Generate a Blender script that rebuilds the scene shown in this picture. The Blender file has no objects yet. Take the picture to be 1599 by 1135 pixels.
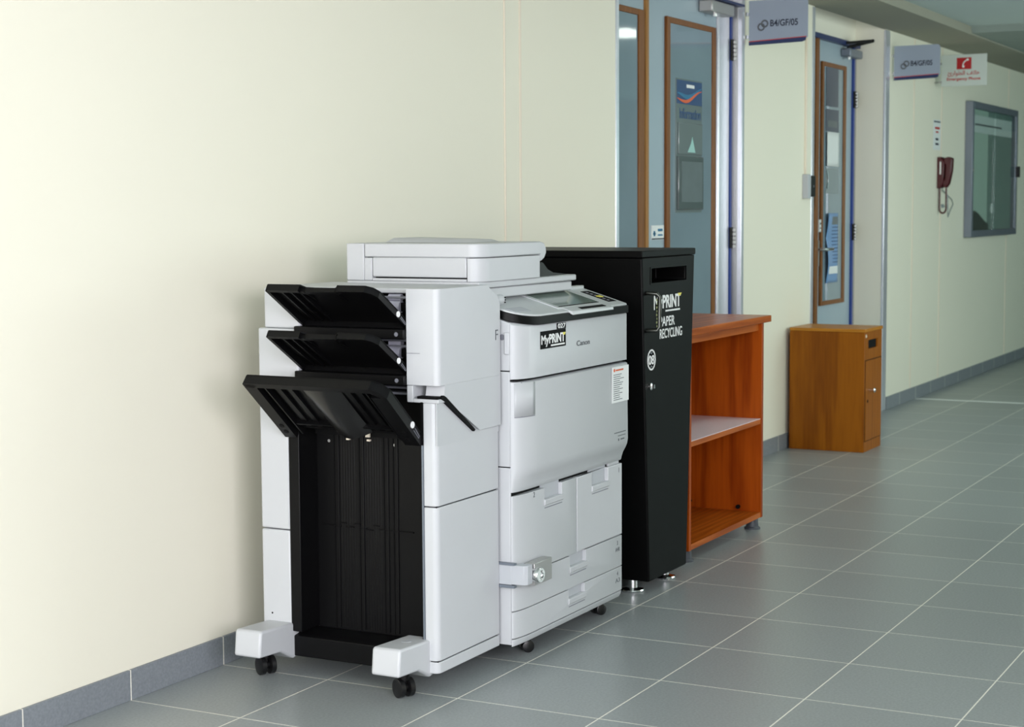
import bpy, bmesh, math, random
from mathutils import Vector, Matrix
random.seed(7)
SC = bpy.context.scene
COL = SC.collection

# ---------------------------------------------------------------- camera
cam_data = bpy.data.cameras.new('camera')
cam_data.sensor_fit = 'HORIZONTAL'
cam_data.sensor_width = 36.0
cam_data.lens = 61.012
cam_data.clip_start = 0.05
cam_data.clip_end = 100
cam_data.dof.use_dof = True
cam_data.dof.focus_distance = 5.3
cam_data.dof.aperture_fstop = 6.3
cam = bpy.data.objects.new('camera', cam_data)
COL.objects.link(cam)
cam.matrix_world = Matrix(((0.46394315, 0.08177716, -0.88208234, -4.0927),
                           (-0.8858445, 0.0360564, -0.46257915, -3.13217),
                           (-0.00602369, 0.99599821, 0.08916997, 1.350975),
                           (0, 0, 0, 1)))
SC.camera = cam

# ---------------------------------------------------------------- world, lights, exposure
world = bpy.data.worlds.new('world')
SC.world = world
world.use_nodes = True
world.node_tree.nodes['Background'].inputs['Color'].default_value = (0.80, 0.90, 1.0, 1)
world.node_tree.nodes['Background'].inputs['Strength'].default_value = 0.6
SC.view_settings.view_transform = 'Standard'
SC.view_settings.look = 'None'
SC.view_settings.gamma = 1.0
SC.view_settings.use_curve_mapping = False
SC.view_settings.exposure = 0.52


def area(name, loc, target, sx, sy, power, color):
    l = bpy.data.lights.new(name, 'AREA')
    l.shape = 'RECTANGLE'; l.size = sx; l.size_y = sy; l.energy = power; l.color = color
    o = bpy.data.objects.new(name, l); COL.objects.link(o)
    o.location = loc
    o.rotation_euler = (Vector(target) - Vector(loc)).to_track_quat('-Z', 'Y').to_euler()
    return o


# daylight through the window in the near end wall
area('window_daylight', (-6.8, -2.3, 1.75), (0.0, -1.6, 0.9), 3.2, 2.0, 182, (1.0, 0.97, 1.0))
# daylight through the openings in the wall across the corridor
area('side_daylight', (-3.7, -4.9, 1.7), (-3.4, 0, 1.1), 3.2, 1.5, 140, (1.0, 0.95, 1.06))
area('far_daylight', (5.8, -4.9, 1.7), (5.8, 0, 1.1), 4.4, 1.5, 63, (0.87, 0.99, 0.94))  # unseen opening, moved here to brighten the right of the wall

area('end_fill', (11.5, -4.9, 1.7), (10.4, 0, 1.2), 3.0, 1.5, 17, (0.58, 1.0, 0.92))  # added cyan fill that greens the far wall, from an invented opening

# ---------------------------------------------------------------- materials
def lin(c):
    c = c / 255.0
    return c / 12.92 if c <= 0.04045 else ((c + 0.055) / 1.055) ** 2.4


def rgb(r, g, b):
    return (lin(r), lin(g), lin(b), 1)


def new_mat(name):
    m = bpy.data.materials.new(name); m.use_nodes = True
    nt = m.node_tree
    return m, nt, nt.nodes['Principled BSDF']


def plain(name, col, rough=0.5, metal=0.0, spec=0.5, var=0.06, scale=9.0, bump=0.0, bscale=300.0):
    """plain paint or plastic with a faint procedural mottling"""
    m, nt, b = new_mat(name)
    geo = nt.nodes.new('ShaderNodeNewGeometry')
    nz = nt.nodes.new('ShaderNodeTexNoise'); nz.inputs['Scale'].default_value = scale
    nt.links.new(geo.outputs['Position'], nz.inputs['Vector'])
    mx = nt.nodes.new('ShaderNodeMixRGB'); mx.blend_type = 'MIX'
    c = rgb(*col)
    mx.inputs[1].default_value = tuple(x * (1 - var) for x in c[:3]) + (1,)
    mx.inputs[2].default_value = tuple(min(1, x * (1 + var)) for x in c[:3]) + (1,)
    nt.links.new(nz.outputs['Fac'], mx.inputs[0])
    nt.links.new(mx.outputs[0], b.inputs['Base Color'])
    b.inputs['Roughness'].default_value = rough
    b.inputs['Metallic'].default_value = metal
    b.inputs['Specular IOR Level'].default_value = spec
    if bump:
        n2 = nt.nodes.new('ShaderNodeTexNoise'); n2.inputs['Scale'].default_value = bscale
        nt.links.new(geo.outputs['Position'], n2.inputs['Vector'])
        bp = nt.nodes.new('ShaderNodeBump'); bp.inputs['Strength'].default_value = bump
        bp.inputs['Distance'].default_value = 0.002
        nt.links.new(n2.outputs['Fac'], bp.inputs['Height'])
        nt.links.new(bp.outputs[0], b.inputs['Normal'])
    return m


def wood(name, dark, light, along='z', scale=14.0, rough=0.38, dist=5.0):
    m, nt, b = new_mat(name)
    geo = nt.nodes.new('ShaderNodeNewGeometry')
    mp = nt.nodes.new('ShaderNodeMapping')
    s = {'z': (1, 1, 0.10), 'x': (0.10, 1, 1), 'y': (1, 0.10, 1)}[along]
    mp.inputs['Scale'].default_value = s
    nt.links.new(geo.outputs['Position'], mp.inputs['Vector'])
    wv = nt.nodes.new('ShaderNodeTexWave'); wv.wave_type = 'RINGS'
    wv.rings_direction = {'z': 'Z', 'x': 'X', 'y': 'Y'}[along]
    wv.inputs['Scale'].default_value = scale
    wv.inputs['Distortion'].default_value = dist
    wv.inputs['Detail'].default_value = 3
    wv.inputs['Detail Scale'].default_value = 1.6
    nt.links.new(mp.outputs[0], wv.inputs['Vector'])
    mp2 = nt.nodes.new('ShaderNodeMapping')
    mp2.inputs['Scale'].default_value = tuple(0.04 if x < 1 else 1 for x in s)
    nt.links.new(geo.outputs['Position'], mp2.inputs['Vector'])
    nz = nt.nodes.new('ShaderNodeTexNoise'); nz.inputs['Scale'].default_value = 90
    nz.inputs['Detail'].default_value = 4
    nt.links.new(mp2.outputs[0], nz.inputs['Vector'])
    mth = nt.nodes.new('ShaderNodeMath'); mth.operation = 'MULTIPLY_ADD'
    mth.inputs[1].default_value = 0.45
    nt.links.new(wv.outputs['Fac'], mth.inputs[0])
    m2 = nt.nodes.new('ShaderNodeMath'); m2.operation = 'MULTIPLY'; m2.inputs[1].default_value = 0.55
    nt.links.new(nz.outputs['Fac'], m2.inputs[0])
    nt.links.new(m2.outputs[0], mth.inputs[2])
    cr = nt.nodes.new('ShaderNodeValToRGB')
    cr.color_ramp.elements[0].position = 0.2; cr.color_ramp.elements[0].color = rgb(*dark)
    cr.color_ramp.elements[1].position = 0.75; cr.color_ramp.elements[1].color = rgb(*light)
    nt.links.new(mth.outputs[0], cr.inputs[0])
    nt.links.new(cr.outputs[0], b.inputs['Base Color'])
    b.inputs['Roughness'].default_value = rough
    b.inputs['Specular IOR Level'].default_value = 0.18
    return m


TX, TY, TY0 = 0.41934, 0.43, 0.0509       # tile pitch along and across the corridor, joint offset


def tiles(name, base, grout, rough, vertical=False):
    m, nt, b = new_mat(name)
    geo = nt.nodes.new('ShaderNodeNewGeometry')
    mp = nt.nodes.new('ShaderNodeMapping')
    nt.links.new(geo.outputs['Position'], mp.inputs['Vector'])
    if vertical:
        mp.inputs['Location'].default_value = (50 * TX, 50, 0.3)
        mp.inputs['Scale'].default_value = (1, 0.0, 0.0)
    else:
        mp.inputs['Location'].default_value = (50 * TX, -TY0 + 50 * TY, 0)
    br = nt.nodes.new('ShaderNodeTexBrick')
    br.offset = 0.0; br.squash = 1.0
    br.inputs['Scale'].default_value = 1.0
    br.inputs['Brick Width'].default_value = TX
    br.inputs['Row Height'].default_value = 200.0 if vertical else TY
    br.inputs['Mortar Size'].default_value = 0.0023
    br.inputs['Mortar Smooth'].default_value = 0.15
    br.inputs['Bias'].default_value = 0.0
    c = rgb(*base)
    br.inputs['Color1'].default_value = tuple(x * 0.96 for x in c[:3]) + (1,)
    br.inputs['Color2'].default_value = tuple(x * 1.04 for x in c[:3]) + (1,)
    br.inputs['Mortar'].default_value = rgb(*grout)
    nt.links.new(mp.outputs[0], br.inputs['Vector'])
    nz = nt.nodes.new('ShaderNodeTexNoise'); nz.inputs['Scale'].default_value = 130
    nz.inputs['Detail'].default_value = 6
    nt.links.new(geo.outputs['Position'], nz.inputs['Vector'])
    cr = nt.nodes.new('ShaderNodeValToRGB')
    cr.color_ramp.elements[0].position = 0.3; cr.color_ramp.elements[0].color = (0.86, 0.86, 0.86, 1)
    cr.color_ramp.elements[1].position = 0.7; cr.color_ramp.elements[1].color = (1.1, 1.1, 1.1, 1)
    nt.links.new(nz.outputs['Fac'], cr.inputs[0])
    mx = nt.nodes.new('ShaderNodeMixRGB'); mx.blend_type = 'MULTIPLY'; mx.inputs[0].default_value = 1
    nt.links.new(br.outputs['Color'], mx.inputs[1]); nt.links.new(cr.outputs[0], mx.inputs[2])
    nt.links.new(mx.outputs[0], b.inputs['Base Color'])
    b.inputs['Roughness'].default_value = rough
    bp = nt.nodes.new('ShaderNodeBump'); bp.inputs['Strength'].default_value = 0.25
    bp.inputs['Distance'].default_value = 0.0015; bp.invert = True
    nt.links.new(br.outputs['Fac'], bp.inputs['Height'])
    nt.links.new(bp.outputs[0], b.inputs['Normal'])
    return m


def glassy(name, col, rough=0.04, alpha=1.0):
    m, nt, b = new_mat(name)
    geo = nt.nodes.new('ShaderNodeNewGeometry')
    nz = nt.nodes.new('ShaderNodeTexNoise'); nz.inputs['Scale'].default_value = 2.5
    nt.links.new(geo.outputs['Position'], nz.inputs['Vector'])
    cr = nt.nodes.new('ShaderNodeValToRGB')
    c = rgb(*col)
    cr.color_ramp.elements[0].color = tuple(x * 0.85 for x in c[:3]) + (1,)
    cr.color_ramp.elements[1].color = tuple(x * 1.15 for x in c[:3]) + (1,)
    nt.links.new(nz.outputs['Fac'], cr.inputs[0])
    nt.links.new(cr.outputs[0], b.inputs['Base Color'])
    b.inputs['Roughness'].default_value = rough
    b.inputs['Specular IOR Level'].default_value = 0.8
    b.inputs['Alpha'].default_value = alpha
    return m


def clear_glass(name, tint):
    m, nt, b = new_mat(name)
    nt.nodes.remove(b)
    out = nt.nodes['Material Output']
    tr = nt.nodes.new('ShaderNodeBsdfTransparent'); tr.inputs[0].default_value = tint
    gl = nt.nodes.new('ShaderNodeBsdfGlossy'); gl.inputs['Roughness'].default_value = 0.02
    fr = nt.nodes.new('ShaderNodeFresnel'); fr.inputs[0].default_value = 1.5
    mx = nt.nodes.new('ShaderNodeMixShader')
    gm = nt.nodes.new('ShaderNodeNewGeometry')
    sb = nt.nodes.new('ShaderNodeMath'); sb.operation = 'SUBTRACT'; sb.inputs[0].default_value = 1.0
    nt.links.new(gm.outputs['Backfacing'], sb.inputs[1])
    mu = nt.nodes.new('ShaderNodeMath'); mu.operation = 'MULTIPLY'
    nt.links.new(sb.outputs[0], mu.inputs[0]); nt.links.new(fr.outputs[0], mu.inputs[1])
    nt.links.new(mu.outputs[0], mx.inputs[0]); nt.links.new(tr.outputs[0], mx.inputs[1])
    nt.links.new(gl.outputs[0], mx.inputs[2]); nt.links.new(mx.outputs[0], out.inputs[0])
    return m


def emit(name, col, strength):
    m, nt, b = new_mat(name)
    b.inputs['Base Color'].default_value = rgb(*col)
    b.inputs['Emission Color'].default_value = rgb(*col)
    b.inputs['Emission Strength'].default_value = strength
    return m


M = {
    'wall': plain('wall_paint', (233, 230, 212), 0.55, var=0.02, scale=1.3, bump=0.05, bscale=60),
    'trim': plain('trim_paint', (233, 222, 203), 0.45, var=0.02),
    'ceil': plain('ceiling_paint', (190, 204, 202), 0.8, var=0.02),
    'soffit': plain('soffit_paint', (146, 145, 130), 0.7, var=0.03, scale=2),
    'floor': tiles('floor_tile', (148, 154, 154), (240, 238, 224), 0.33),
    'base': tiles('baseboard_tile', (126, 132, 137), (232, 230, 218), 0.5, True),
    'white': plain('white_plastic', (191, 194, 196), 0.42, var=0.015),
    'white2': plain('grey_white_plastic', (180, 184, 188), 0.45, var=0.02),
    'bezel': plain('cool_white_plastic', (194, 199, 199), 0.35, var=0.015),
    'black': plain('black_plastic', (13, 13, 14), 0.42, spec=0.3, var=0.15, bump=0.05),
    'black2': plain('satin_black_plastic', (9, 9, 10), 0.42, spec=0.17, var=0.1),
    'gap': plain('gap_black', (6, 6, 7), 0.7, spec=0.15, var=0.1),
    'bin': plain('black_powder_coat', (6, 6, 6), 0.42, spec=0.09, var=0.08, bump=0.1, bscale=500),
    'rubber': plain('black_rubber', (15, 15, 16), 0.35, var=0.1),
    'grey': plain('grey_plastic', (120, 122, 130), 0.4, var=0.05),
    'roller': plain('grey_roller', (176, 176, 190), 0.5, var=0.05),
    'greyfoot': plain('dark_grey_foot', (70, 74, 80), 0.45, var=0.05),
    'steel': plain('brushed_steel', (214, 217, 224), 0.28, 0.55, var=0.06, scale=30),
    'chrome': plain('chrome', (225, 225, 225), 0.12, 1.0, var=0.02),
    'dullmetal': plain('grey_metal', (172, 172, 170), 0.4, 0.6, var=0.04),
    'alu': plain('dark_aluminium', (124, 132, 142), 0.42, 0.5, var=0.05),
    'screen': glassy('touch_screen_glass', (118, 132, 124), 0.08),
    'doorleaf': plain('door_laminate', (158, 176, 186), 0.32, var=0.03, scale=3),
    'doorglass': glassy('door_glass', (128, 148, 157), 0.05),
    'bead': wood('door_bead_wood', (104, 64, 30), (142, 94, 52), 'z', 30),
    'stile': wood('door_edge_wood', (140, 98, 52), (170, 126, 72), 'z', 30),
    'blue': plain('blue_edge_strip', (28, 62, 140), 0.4, var=0.08),
    'navy': plain('navy_paint', (26, 44, 92), 0.4, var=0.06),
    'orange_wood': wood('cherry_laminate', (132, 52, 6), (170, 78, 14), 'z', 10, 0.35, 6),
    'orange_wood_x': wood('cherry_laminate_board', (148, 68, 14), (186, 98, 30), 'x', 10, 0.3, 6),
    'oak': wood('oak_veneer', (128, 68, 4), (158, 92, 12), 'z', 9, 0.4, 7),
    'oak_x': wood('oak_veneer_top', (160, 100, 26), (190, 128, 44), 'y', 9, 0.35, 7),
    'shelfwhite': plain('white_laminate', (250, 244, 250), 0.25, var=0.02),
    'signpanel': plain('sign_panel', (158, 170, 186), 0.35, var=0.02),
    'signwhite': plain('sign_white', (200, 210, 205), 0.4, var=0.02),
    'ink': plain('dark_ink', (30, 38, 58), 0.5, var=0.02),
    'inkgrey': plain('grey_ink', (96, 100, 104), 0.5, var=0.02),
    'redink': plain('red_ink', (186, 40, 40), 0.5, var=0.02),
    'red': plain('red_enamel', (178, 14, 24), 0.4, var=0.04),
    'orangeink': plain('orange_ink', (214, 92, 40), 0.5, var=0.03),
    'stripered': plain('red_stripe', (196, 74, 66), 0.45, var=0.02),
    'teal': plain('teal_print', (30, 110, 150), 0.4, var=0.05),
    'blueprint': plain('blue_print', (20, 62, 110), 0.4, var=0.05),
    'paper': plain('paper_white', (226, 230, 228), 0.7, var=0.02),
    'papergrey': plain('paper_grey', (140, 150, 152), 0.5, var=0.06, scale=5),
    'papersmoke': plain('smoky_print', (92, 102, 104), 0.3, var=0.2, scale=12),
    'pocket': glassy('plastic_pocket', (116, 130, 130), 0.12),
    'pocketdark': glassy('plastic_pocket_dark', (84, 96, 96), 0.16),
    'posterblue': plain('poster_blue', (108, 150, 196), 0.35, var=0.08, scale=4),
    'posterdark': plain('poster_dark', (70, 78, 92), 0.3, var=0.15, scale=15),
    'phone': plain('dark_red_plastic', (72, 7, 17), 0.3, var=0.06),
    'yellow': plain('yellow_ink', (226, 216, 92), 0.5, var=0.02),
    'whiteink': plain('white_ink', (232, 234, 232), 0.45, var=0.02),
    'caseback': plain('pinboard_pale_green', (190, 208, 196), 0.8, var=0.05, scale=6),
    'casedark': plain('pinboard_green', (128, 148, 142), 0.8, var=0.06, scale=6),
    'cloth': plain('dark_green_cloth', (52, 66, 62), 0.8, var=0.15, scale=20),
    'caseglass': clear_glass('case_glass', (0.93, 0.97, 0.96, 1)),
    'lamp': emit('lamp_diffuser', (246, 255, 246), 4.5),
    'teal_light': plain('turquoise_print', (160, 205, 198), 0.3, var=0.05),
}


# ---------------------------------------------------------------- building helpers
WORLD = {}          # object name -> world position of its origin


class B:
    """collects shapes in world coordinates and links them as ONE mesh object"""

    def __init__(self):
        self.bm = bmesh.new()

    def face(self, vs):
        try:
            return self.bm.faces.new(vs)
        except ValueError:
            return None

    def box(self, x0, x1, y0, y1, z0, z1):
        if x0 > x1: x0, x1 = x1, x0
        if y0 > y1: y0, y1 = y1, y0
        if z0 > z1: z0, z1 = z1, z0
        v = [self.bm.verts.new((x, y, z)) for z in (z0, z1) for y in (y0, y1) for x in (x0, x1)]
        for f in ((0, 2, 3, 1), (4, 5, 7, 6), (0, 1, 5, 4), (2, 6, 7, 3), (0, 4, 6, 2), (1, 3, 7, 5)):
            self.face([v[i] for i in f])
        return self

    def loft(self, rings, caps=True, closed=True):
        R = [[self.bm.verts.new(p) for p in r] for r in rings]
        n = len(R[0])
        for a, b in zip(R[:-1], R[1:]):
            for i in range(n if closed else n - 1):
                j = (i + 1) % n
                self.face([a[i], a[j], b[j], b[i]])
        if caps:
            self.face(list(reversed(R[0]))); self.face(R[-1])
        return self

    def prism(self, poly, axis, a, b):
        """poly: 2-D points in the two other axes (x,y)/(x,z)/(y,z)"""
        def put(p, t):
            return {'x': (t, p[0], p[1]), 'y': (p[0], t, p[1]), 'z': (p[0], p[1], t)}[axis]
        return self.loft([[put(p, a) for p in poly], [put(p, b) for p in poly]])

    def cyl(self, p0, p1, r0, r1=None, n=20):
        r1 = r0 if r1 is None else r1
        p0, p1 = Vector(p0), Vector(p1)
        d = (p1 - p0).normalized()
        a = d.orthogonal().normalized(); b = d.cross(a)
        ring = lambda p, r: [p + r * (math.cos(t) * a + math.sin(t) * b) for t in [2 * math.pi * i / n for i in range(n)]]
        return self.loft([ring(p0, r0), ring(p1, r1)])

    def lathe(self, base, axis, prof, n=24):
        """prof: (distance along axis, radius)"""
        base, d = Vector(base), Vector(axis).normalized()
        a = d.orthogonal().normalized(); b = d.cross(a)
        return self.loft([[base + d * h + r * (math.cos(t) * a + math.sin(t) * b)
                           for t in [2 * math.pi * i / n for i in range(n)]] for h, r in prof])

    def tube(self, pts, r, n=8):
        pts = [Vector(p) for p in pts]
        rings = []
        up = None
        for i, p in enumerate(pts):
            d = (pts[min(i + 1, len(pts) - 1)] - pts[max(i - 1, 0)]).normalized()
            if up is None: up = d.orthogonal().normalized()
            a = (up - up.dot(d) * d).normalized(); up = a
            b = d.cross(a)
            rings.append([p + r * (math.cos(t) * a + math.sin(t) * b) for t in [2 * math.pi * k / n for k in range(n)]])
        return self.loft(rings)

    def quad(self, *pts):
        self.face([self.bm.verts.new(p) for p in pts])
        return self

    def build(self, name, mat, parent=None, bevel=0.0, seg=2, angle=40, props=None):
        bm = self.bm
        bmesh.ops.recalc_face_normals(bm, faces=bm.faces)
        xs = [v.co for v in bm.verts]
        o = Vector(((min(v.x for v in xs) + max(v.x for v in xs)) / 2,
                    (min(v.y for v in xs) + max(v.y for v in xs)) / 2, min(v.z for v in xs)))
        bmesh.ops.translate(bm, verts=bm.verts, vec=-o)
        me = bpy.data.meshes.new(name)
        bm.to_mesh(me); bm.free()
        for p in me.polygons: p.use_smooth = True
        me.set_sharp_from_angle(angle=math.radians(angle))
        mats = mat if isinstance(mat, (list, tuple)) else [mat]
        for m in mats: me.materials.append(m)
        ob = bpy.data.objects.new(name, me); COL.objects.link(ob)
        if parent:
            ob.parent = parent; ob.location = o - WORLD[parent.name]
        else:
            ob.location = o
        WORLD[ob.name] = o
        if bevel:
            md = ob.modifiers.new('bevel', 'BEVEL'); md.width = bevel; md.segments = seg
            md.limit_method = 'ANGLE'; md.angle_limit = math.radians(35)
            md.harden_normals = False
        if props:
            for k, v in props.items(): ob[k] = v
        return ob


def cut(ob, boxes):
    """cut box-shaped pockets out of a part (boolean, applied)"""
    b = B()
    for bx in boxes: b.box(*bx)
    c = b.build('cutter', M['white'])
    md = ob.modifiers.new('cut', 'BOOLEAN'); md.operation = 'DIFFERENCE'; md.solver = 'EXACT'; md.object = c
    # cut first, bevel afterwards
    while ob.modifiers[0].name != 'cut':
        ob.modifiers.move(len(ob.modifiers) - 1, 0)
    bev = [m for m in ob.modifiers if m.type == 'BEVEL']
    for m in bev: m.show_viewport = False
    bpy.context.view_layer.update()
    dg = bpy.context.evaluated_depsgraph_get()
    me = bpy.data.meshes.new_from_object(ob.evaluated_get(dg))
    ob.modifiers.remove(md)
    for m in bev: m.show_viewport = True
    old = ob.data; nm = old.name
    me.materials.clear()
    for m in old.materials: me.materials.append(m)
    ob.data = me
    bpy.data.meshes.remove(old); me.name = nm
    for p in me.polygons: p.use_smooth = True; p.material_index = 0
    me.set_sharp_from_angle(angle=math.radians(30))
    cm = c.data
    bpy.data.objects.remove(c); bpy.data.meshes.remove(cm)


def thing(name, label, cat, loc, group=None):
    o = bpy.data.objects.new(name, None); COL.objects.link(o)
    o.empty_display_size = 0.1
    o.location = loc
    o['label'] = label; o['category'] = cat
    if group: o['group'] = group
    WORLD[o.name] = Vector(loc)
    return o


def tag(o, label, cat, group=None):
    o['label'] = label; o['category'] = cat
    if group: o['group'] = group
    return o


def struct(o):
    o['kind'] = 'structure'
    return o


def text(name, body, mat, parent, plane, at, width=None, height=None, bold=0.0, ext=0.0006, lean=0.0, props=None):
    """flat lettering; plane 'front' reads along +X on a face towards -Y,
    'flag' reads along -Y on a face towards -X; at = lower-left corner"""
    cu = bpy.data.curves.new(name, 'FONT'); cu.body = body; cu.size = 1.0
    cu.extrude = 0.0; cu.offset = bold
    tmp = bpy.data.objects.new(name + '_tmp', cu); COL.objects.link(tmp)
    bpy.context.view_layer.update()
    dg = bpy.context.evaluated_depsgraph_get()
    me = bpy.data.meshes.new_from_object(tmp.evaluated_get(dg))
    bpy.data.objects.remove(tmp); bpy.data.curves.remove(cu)
    bm = bmesh.new(); bm.from_mesh(me); bpy.data.meshes.remove(me)
    xs = [v.co.x for v in bm.verts]; ys = [v.co.y for v in bm.verts]
    x0, x1, y0, y1 = min(xs), max(xs), min(ys), max(ys)
    sx = (width / (x1 - x0)) if width else None
    sy = (height / (y1 - y0)) if height else None
    sx = sx or sy; sy = sy or sx
    b = B(); b.bm.free(); b.bm = bm
    ax, ay, az = at
    for v in bm.verts:
        u = (v.co.x - x0) * sx; w = (v.co.y - y0) * sy
        u += lean * w
        if plane == 'front': v.co = (ax + u, ay, az + w)
        else: v.co = (ax, ay - u, az + w)
    r = bmesh.ops.extrude_face_region(bm, geom=bm.faces[:])
    vs = [g for g in r['geom'] if isinstance(g, bmesh.types.BMVert)]
    bmesh.ops.translate(bm, verts=vs, vec=(0, -ext, 0) if plane == 'front' else (-ext, 0, 0))
    return b.build(name, mat, parent, props=props)


def arc(cx, cy, rx, ry, a0, a1, n):
    return [(cx + rx * math.cos(math.radians(a0 + (a1 - a0) * i / n)),
             cy + ry * math.sin(math.radians(a0 + (a1 - a0) * i / n))) for i in range(n + 1)]


# ================================================================ the setting
XL, XR = -7.0, 24.0
YO = -5.0
ZC = 2.545          # ceiling
ZS = 2.49           # underside of the bulkhead along the wall
YS = -0.40          # its front

struct(B().box(XL, XR, YO, 0.6, -0.08, 0.0).build('floor', M['floor']))
b = B().box(7.950, 7.995, YO, -0.012, 0.0, 0.002)
struct(b.build('trim_1', plain('threshold_strip', (226, 232, 228), 0.5)))

# wall with the two door recesses
D1a, D1b, D1y = 2.865, 4.475, 0.06
D2a, D2b, D2y = 5.64, 7.122, 0.20
b = B()
b.box(XL, D1a, 0, 0.4, 0, ZS + 0.2)
b.box(D1b, D2a, 0, 0.4, 0, ZS + 0.2)
b.box(D2b, XR, 0, 0.4, 0, ZS + 0.2)
b.box(D1a, D1b, D1y, 0.4, 2.40, ZS + 0.2)
b.box(D2a, D2b, D2y, 0.4, 2.40, ZS + 0.2)
b.box(D1a, D1b, 0.30, 0.4, 0, 2.41)
b.box(D2a, D2b, 0.40, 0.44, 0, 2.41)
struct(b.build('wall_left', M['wall']))
for x0, x1 in ((XL, D1a - 0.003), (D1b + 0.003, D2a - 0.045), (D2b + 0.095, XR)):
    struct(B().box(x0, x1, -0.0095, -0.0001, 0, 0.085).build('baseboard_left', M['base'], bevel=0.001))
# upright cover strips over the panel joints of the wall
for i, (x, wd, dp) in enumerate(((1.831, 0.010, 0.004), (1.962, 0.016, 0.003), (7.845, 0.02, 0.004), (8.62, 0.02, 0.004), (10.9, 0.02, 0.004))):
    struct(B().box(x - wd / 2, x + wd / 2, -dp, 0.0, 0.09, ZS).build('trim_%d' % (i + 2), M['trim'], bevel=0.0012))
# steel end caps of the wall beside the door recesses
for i, (x0, x1, y0, y1) in enumerate(((2.862, 2.896, -0.004, 0.058), (4.437, 4.475, -0.004, 0.058), (5.596, 5.642, -0.004, 0.05), (7.120, 7.213, -0.005, 0.012))):
    struct(B().box(x0, x1, y0, y1, 0.0, 2.486).build('trim_%d' % (i + 7), M['steel'], bevel=0.004))
# bulkhead over the wall, ceiling, remaining walls
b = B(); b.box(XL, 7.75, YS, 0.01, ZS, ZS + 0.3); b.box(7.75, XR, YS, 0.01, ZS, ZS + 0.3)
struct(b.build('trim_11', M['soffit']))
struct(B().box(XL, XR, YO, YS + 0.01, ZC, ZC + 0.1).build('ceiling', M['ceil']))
struct(B().prism([(7.75, ZC + 0.001), (7.80, ZS + 0.012), (XR, ZS + 0.012), (XR, ZC + 0.05), (7.75, ZC + 0.05)], 'y', YO, YS + 0.01).build('ceiling', plain('far_ceiling_dimmed', (140, 152, 146), 0.8)))  # weaker light beyond this point is put into a darker ceiling colour
struct(B().box(XR, XR + 0.1, YO, 0.6, -0.08, 2.7).build('wall_far', M['wall']))
# wall across the corridor with window openings (behind the camera)
b = B()
b.box(XL, XR, YO - 0.2, YO, -0.08, 0.9); b.box(XL, XR, YO - 0.2, YO, 2.45, 2.7)
for x0, x1 in ((XL, -5.4), (-2.0, 3.5), (8.1, 9.9), (13.1, XR)):  # the farthest opening is invented for the added cyan fill
    b.box(x0, x1, YO - 0.2, YO, 0.9, 2.45)
struct(b.build('wall_right', M['wall']))
b = B()
b.box(XL - 0.2, XL, YO, 0.6, -0.08, 0.7); b.box(XL - 0.2, XL, YO, 0.6, 2.6, 2.7)
b.box(XL - 0.2, XL, YO, -4.0, 0.7, 2.6); b.box(XL - 0.2, XL, -0.5, 0.6, 0.7, 2.6)
struct(b.build('wall_near', M['wall']))

# ceiling lamps along the corridor (seen in the door glass)
for i, x in enumerate((1.9, 3.5, 5.1, 6.7, 8.3)):
    t = thing('ceiling_light', ['flat ceiling light panel nearest the camera', 'second flat ceiling light panel along the corridor',
                                'third flat ceiling light panel, just before the recessed door', 'flat ceiling light panel opposite the recessed door',
                                'farthest flat ceiling light panel, opposite the red telephone'][i], 'light', (x, -1.55, ZC - 0.03), 'ceiling light panels')
    B().box(x - 0.33, x + 0.33, -1.74, -1.36, ZC - 0.03, ZC - 0.001).build('housing', M['white'], t, bevel=0.004)
    B().box(x - 0.29, x + 0.29, -1.70, -1.40, ZC - 0.034, ZC - 0.03).build('diffuser', M['lamp'], t)


# ---------------------------------------------------------------- doors
def frame_mesh(x0, x1, z0, z1, y, d, w, w2=None, wz=None):
    w2 = w2 or w; wz = wz or w
    b = B()
    b.box(x0, x0 + w2, y - d, y, z0, z1); b.box(x1 - w, x1, y - d, y, z0, z1)
    b.box(x0 + w2, x1 - w, y - d, y, z0, z0 + wz); b.box(x0 + w2, x1 - w, y - d, y, z1 - wz, z1)
    return b


def hinge(parent, x, y, z):
    h = B()
    for k in range(5):
        h.cyl((x, y - 0.012, z + k * 0.021), (x, y - 0.012, z + k * 0.021 + 0.014), 0.011, n=12)
    n0 = len(h.bm.faces)
    h.box(x - 0.030, x + 0.030, y - 0.007, y + 0.0, z - 0.002, z + 0.105)
    h.bm.faces.ensure_lookup_table()
    for f in h.bm.faces[n0:]: f.material_index = 1
    return h.build('hinge', [M['dullmetal'], M['black2']], parent)


# door 1: double leaf, nearly flush with the wall
d1 = bpy.data.objects.new('door_1', None); COL.objects.link(d1); struct(d1)
d1.location = (3.65, 0.06, 0); WORLD['door_1'] = Vector((3.65, 0.06, 0))
leaf = B().box(3.352, 4.238, 0.062, 0.10, 0.005, 2.385).build('door_leaf', M['doorleaf'], d1, bevel=0.002)
frame_mesh(3.560, 4.200, 0.66, 2.245, 0.063, 0.016, 0.052, 0.042, 0.028).build('glazing_bead', M['bead'], leaf, bevel=0.003)
B().box(3.60, 4.16, 0.052, 0.061, 0.68, 2.225).build('glass_pane', M['doorglass'], leaf)
B().box(3.322, 3.352, 0.050, 0.10, 0.005, 2.385).build('meeting_stile', M['stile'], leaf, bevel=0.003)
leaf2 = B().box(2.30, 3.320, 0.064, 0.10, 0.005, 2.385).build('door_leaf', M['doorleaf'], d1, bevel=0.002)
frame_mesh(2.40, 3.292, 0.66, 2.245, 0.065, 0.018, 0.066, 0.05, 0.028).build('glazing_bead', M['bead'], leaf2, bevel=0.003)
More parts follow.
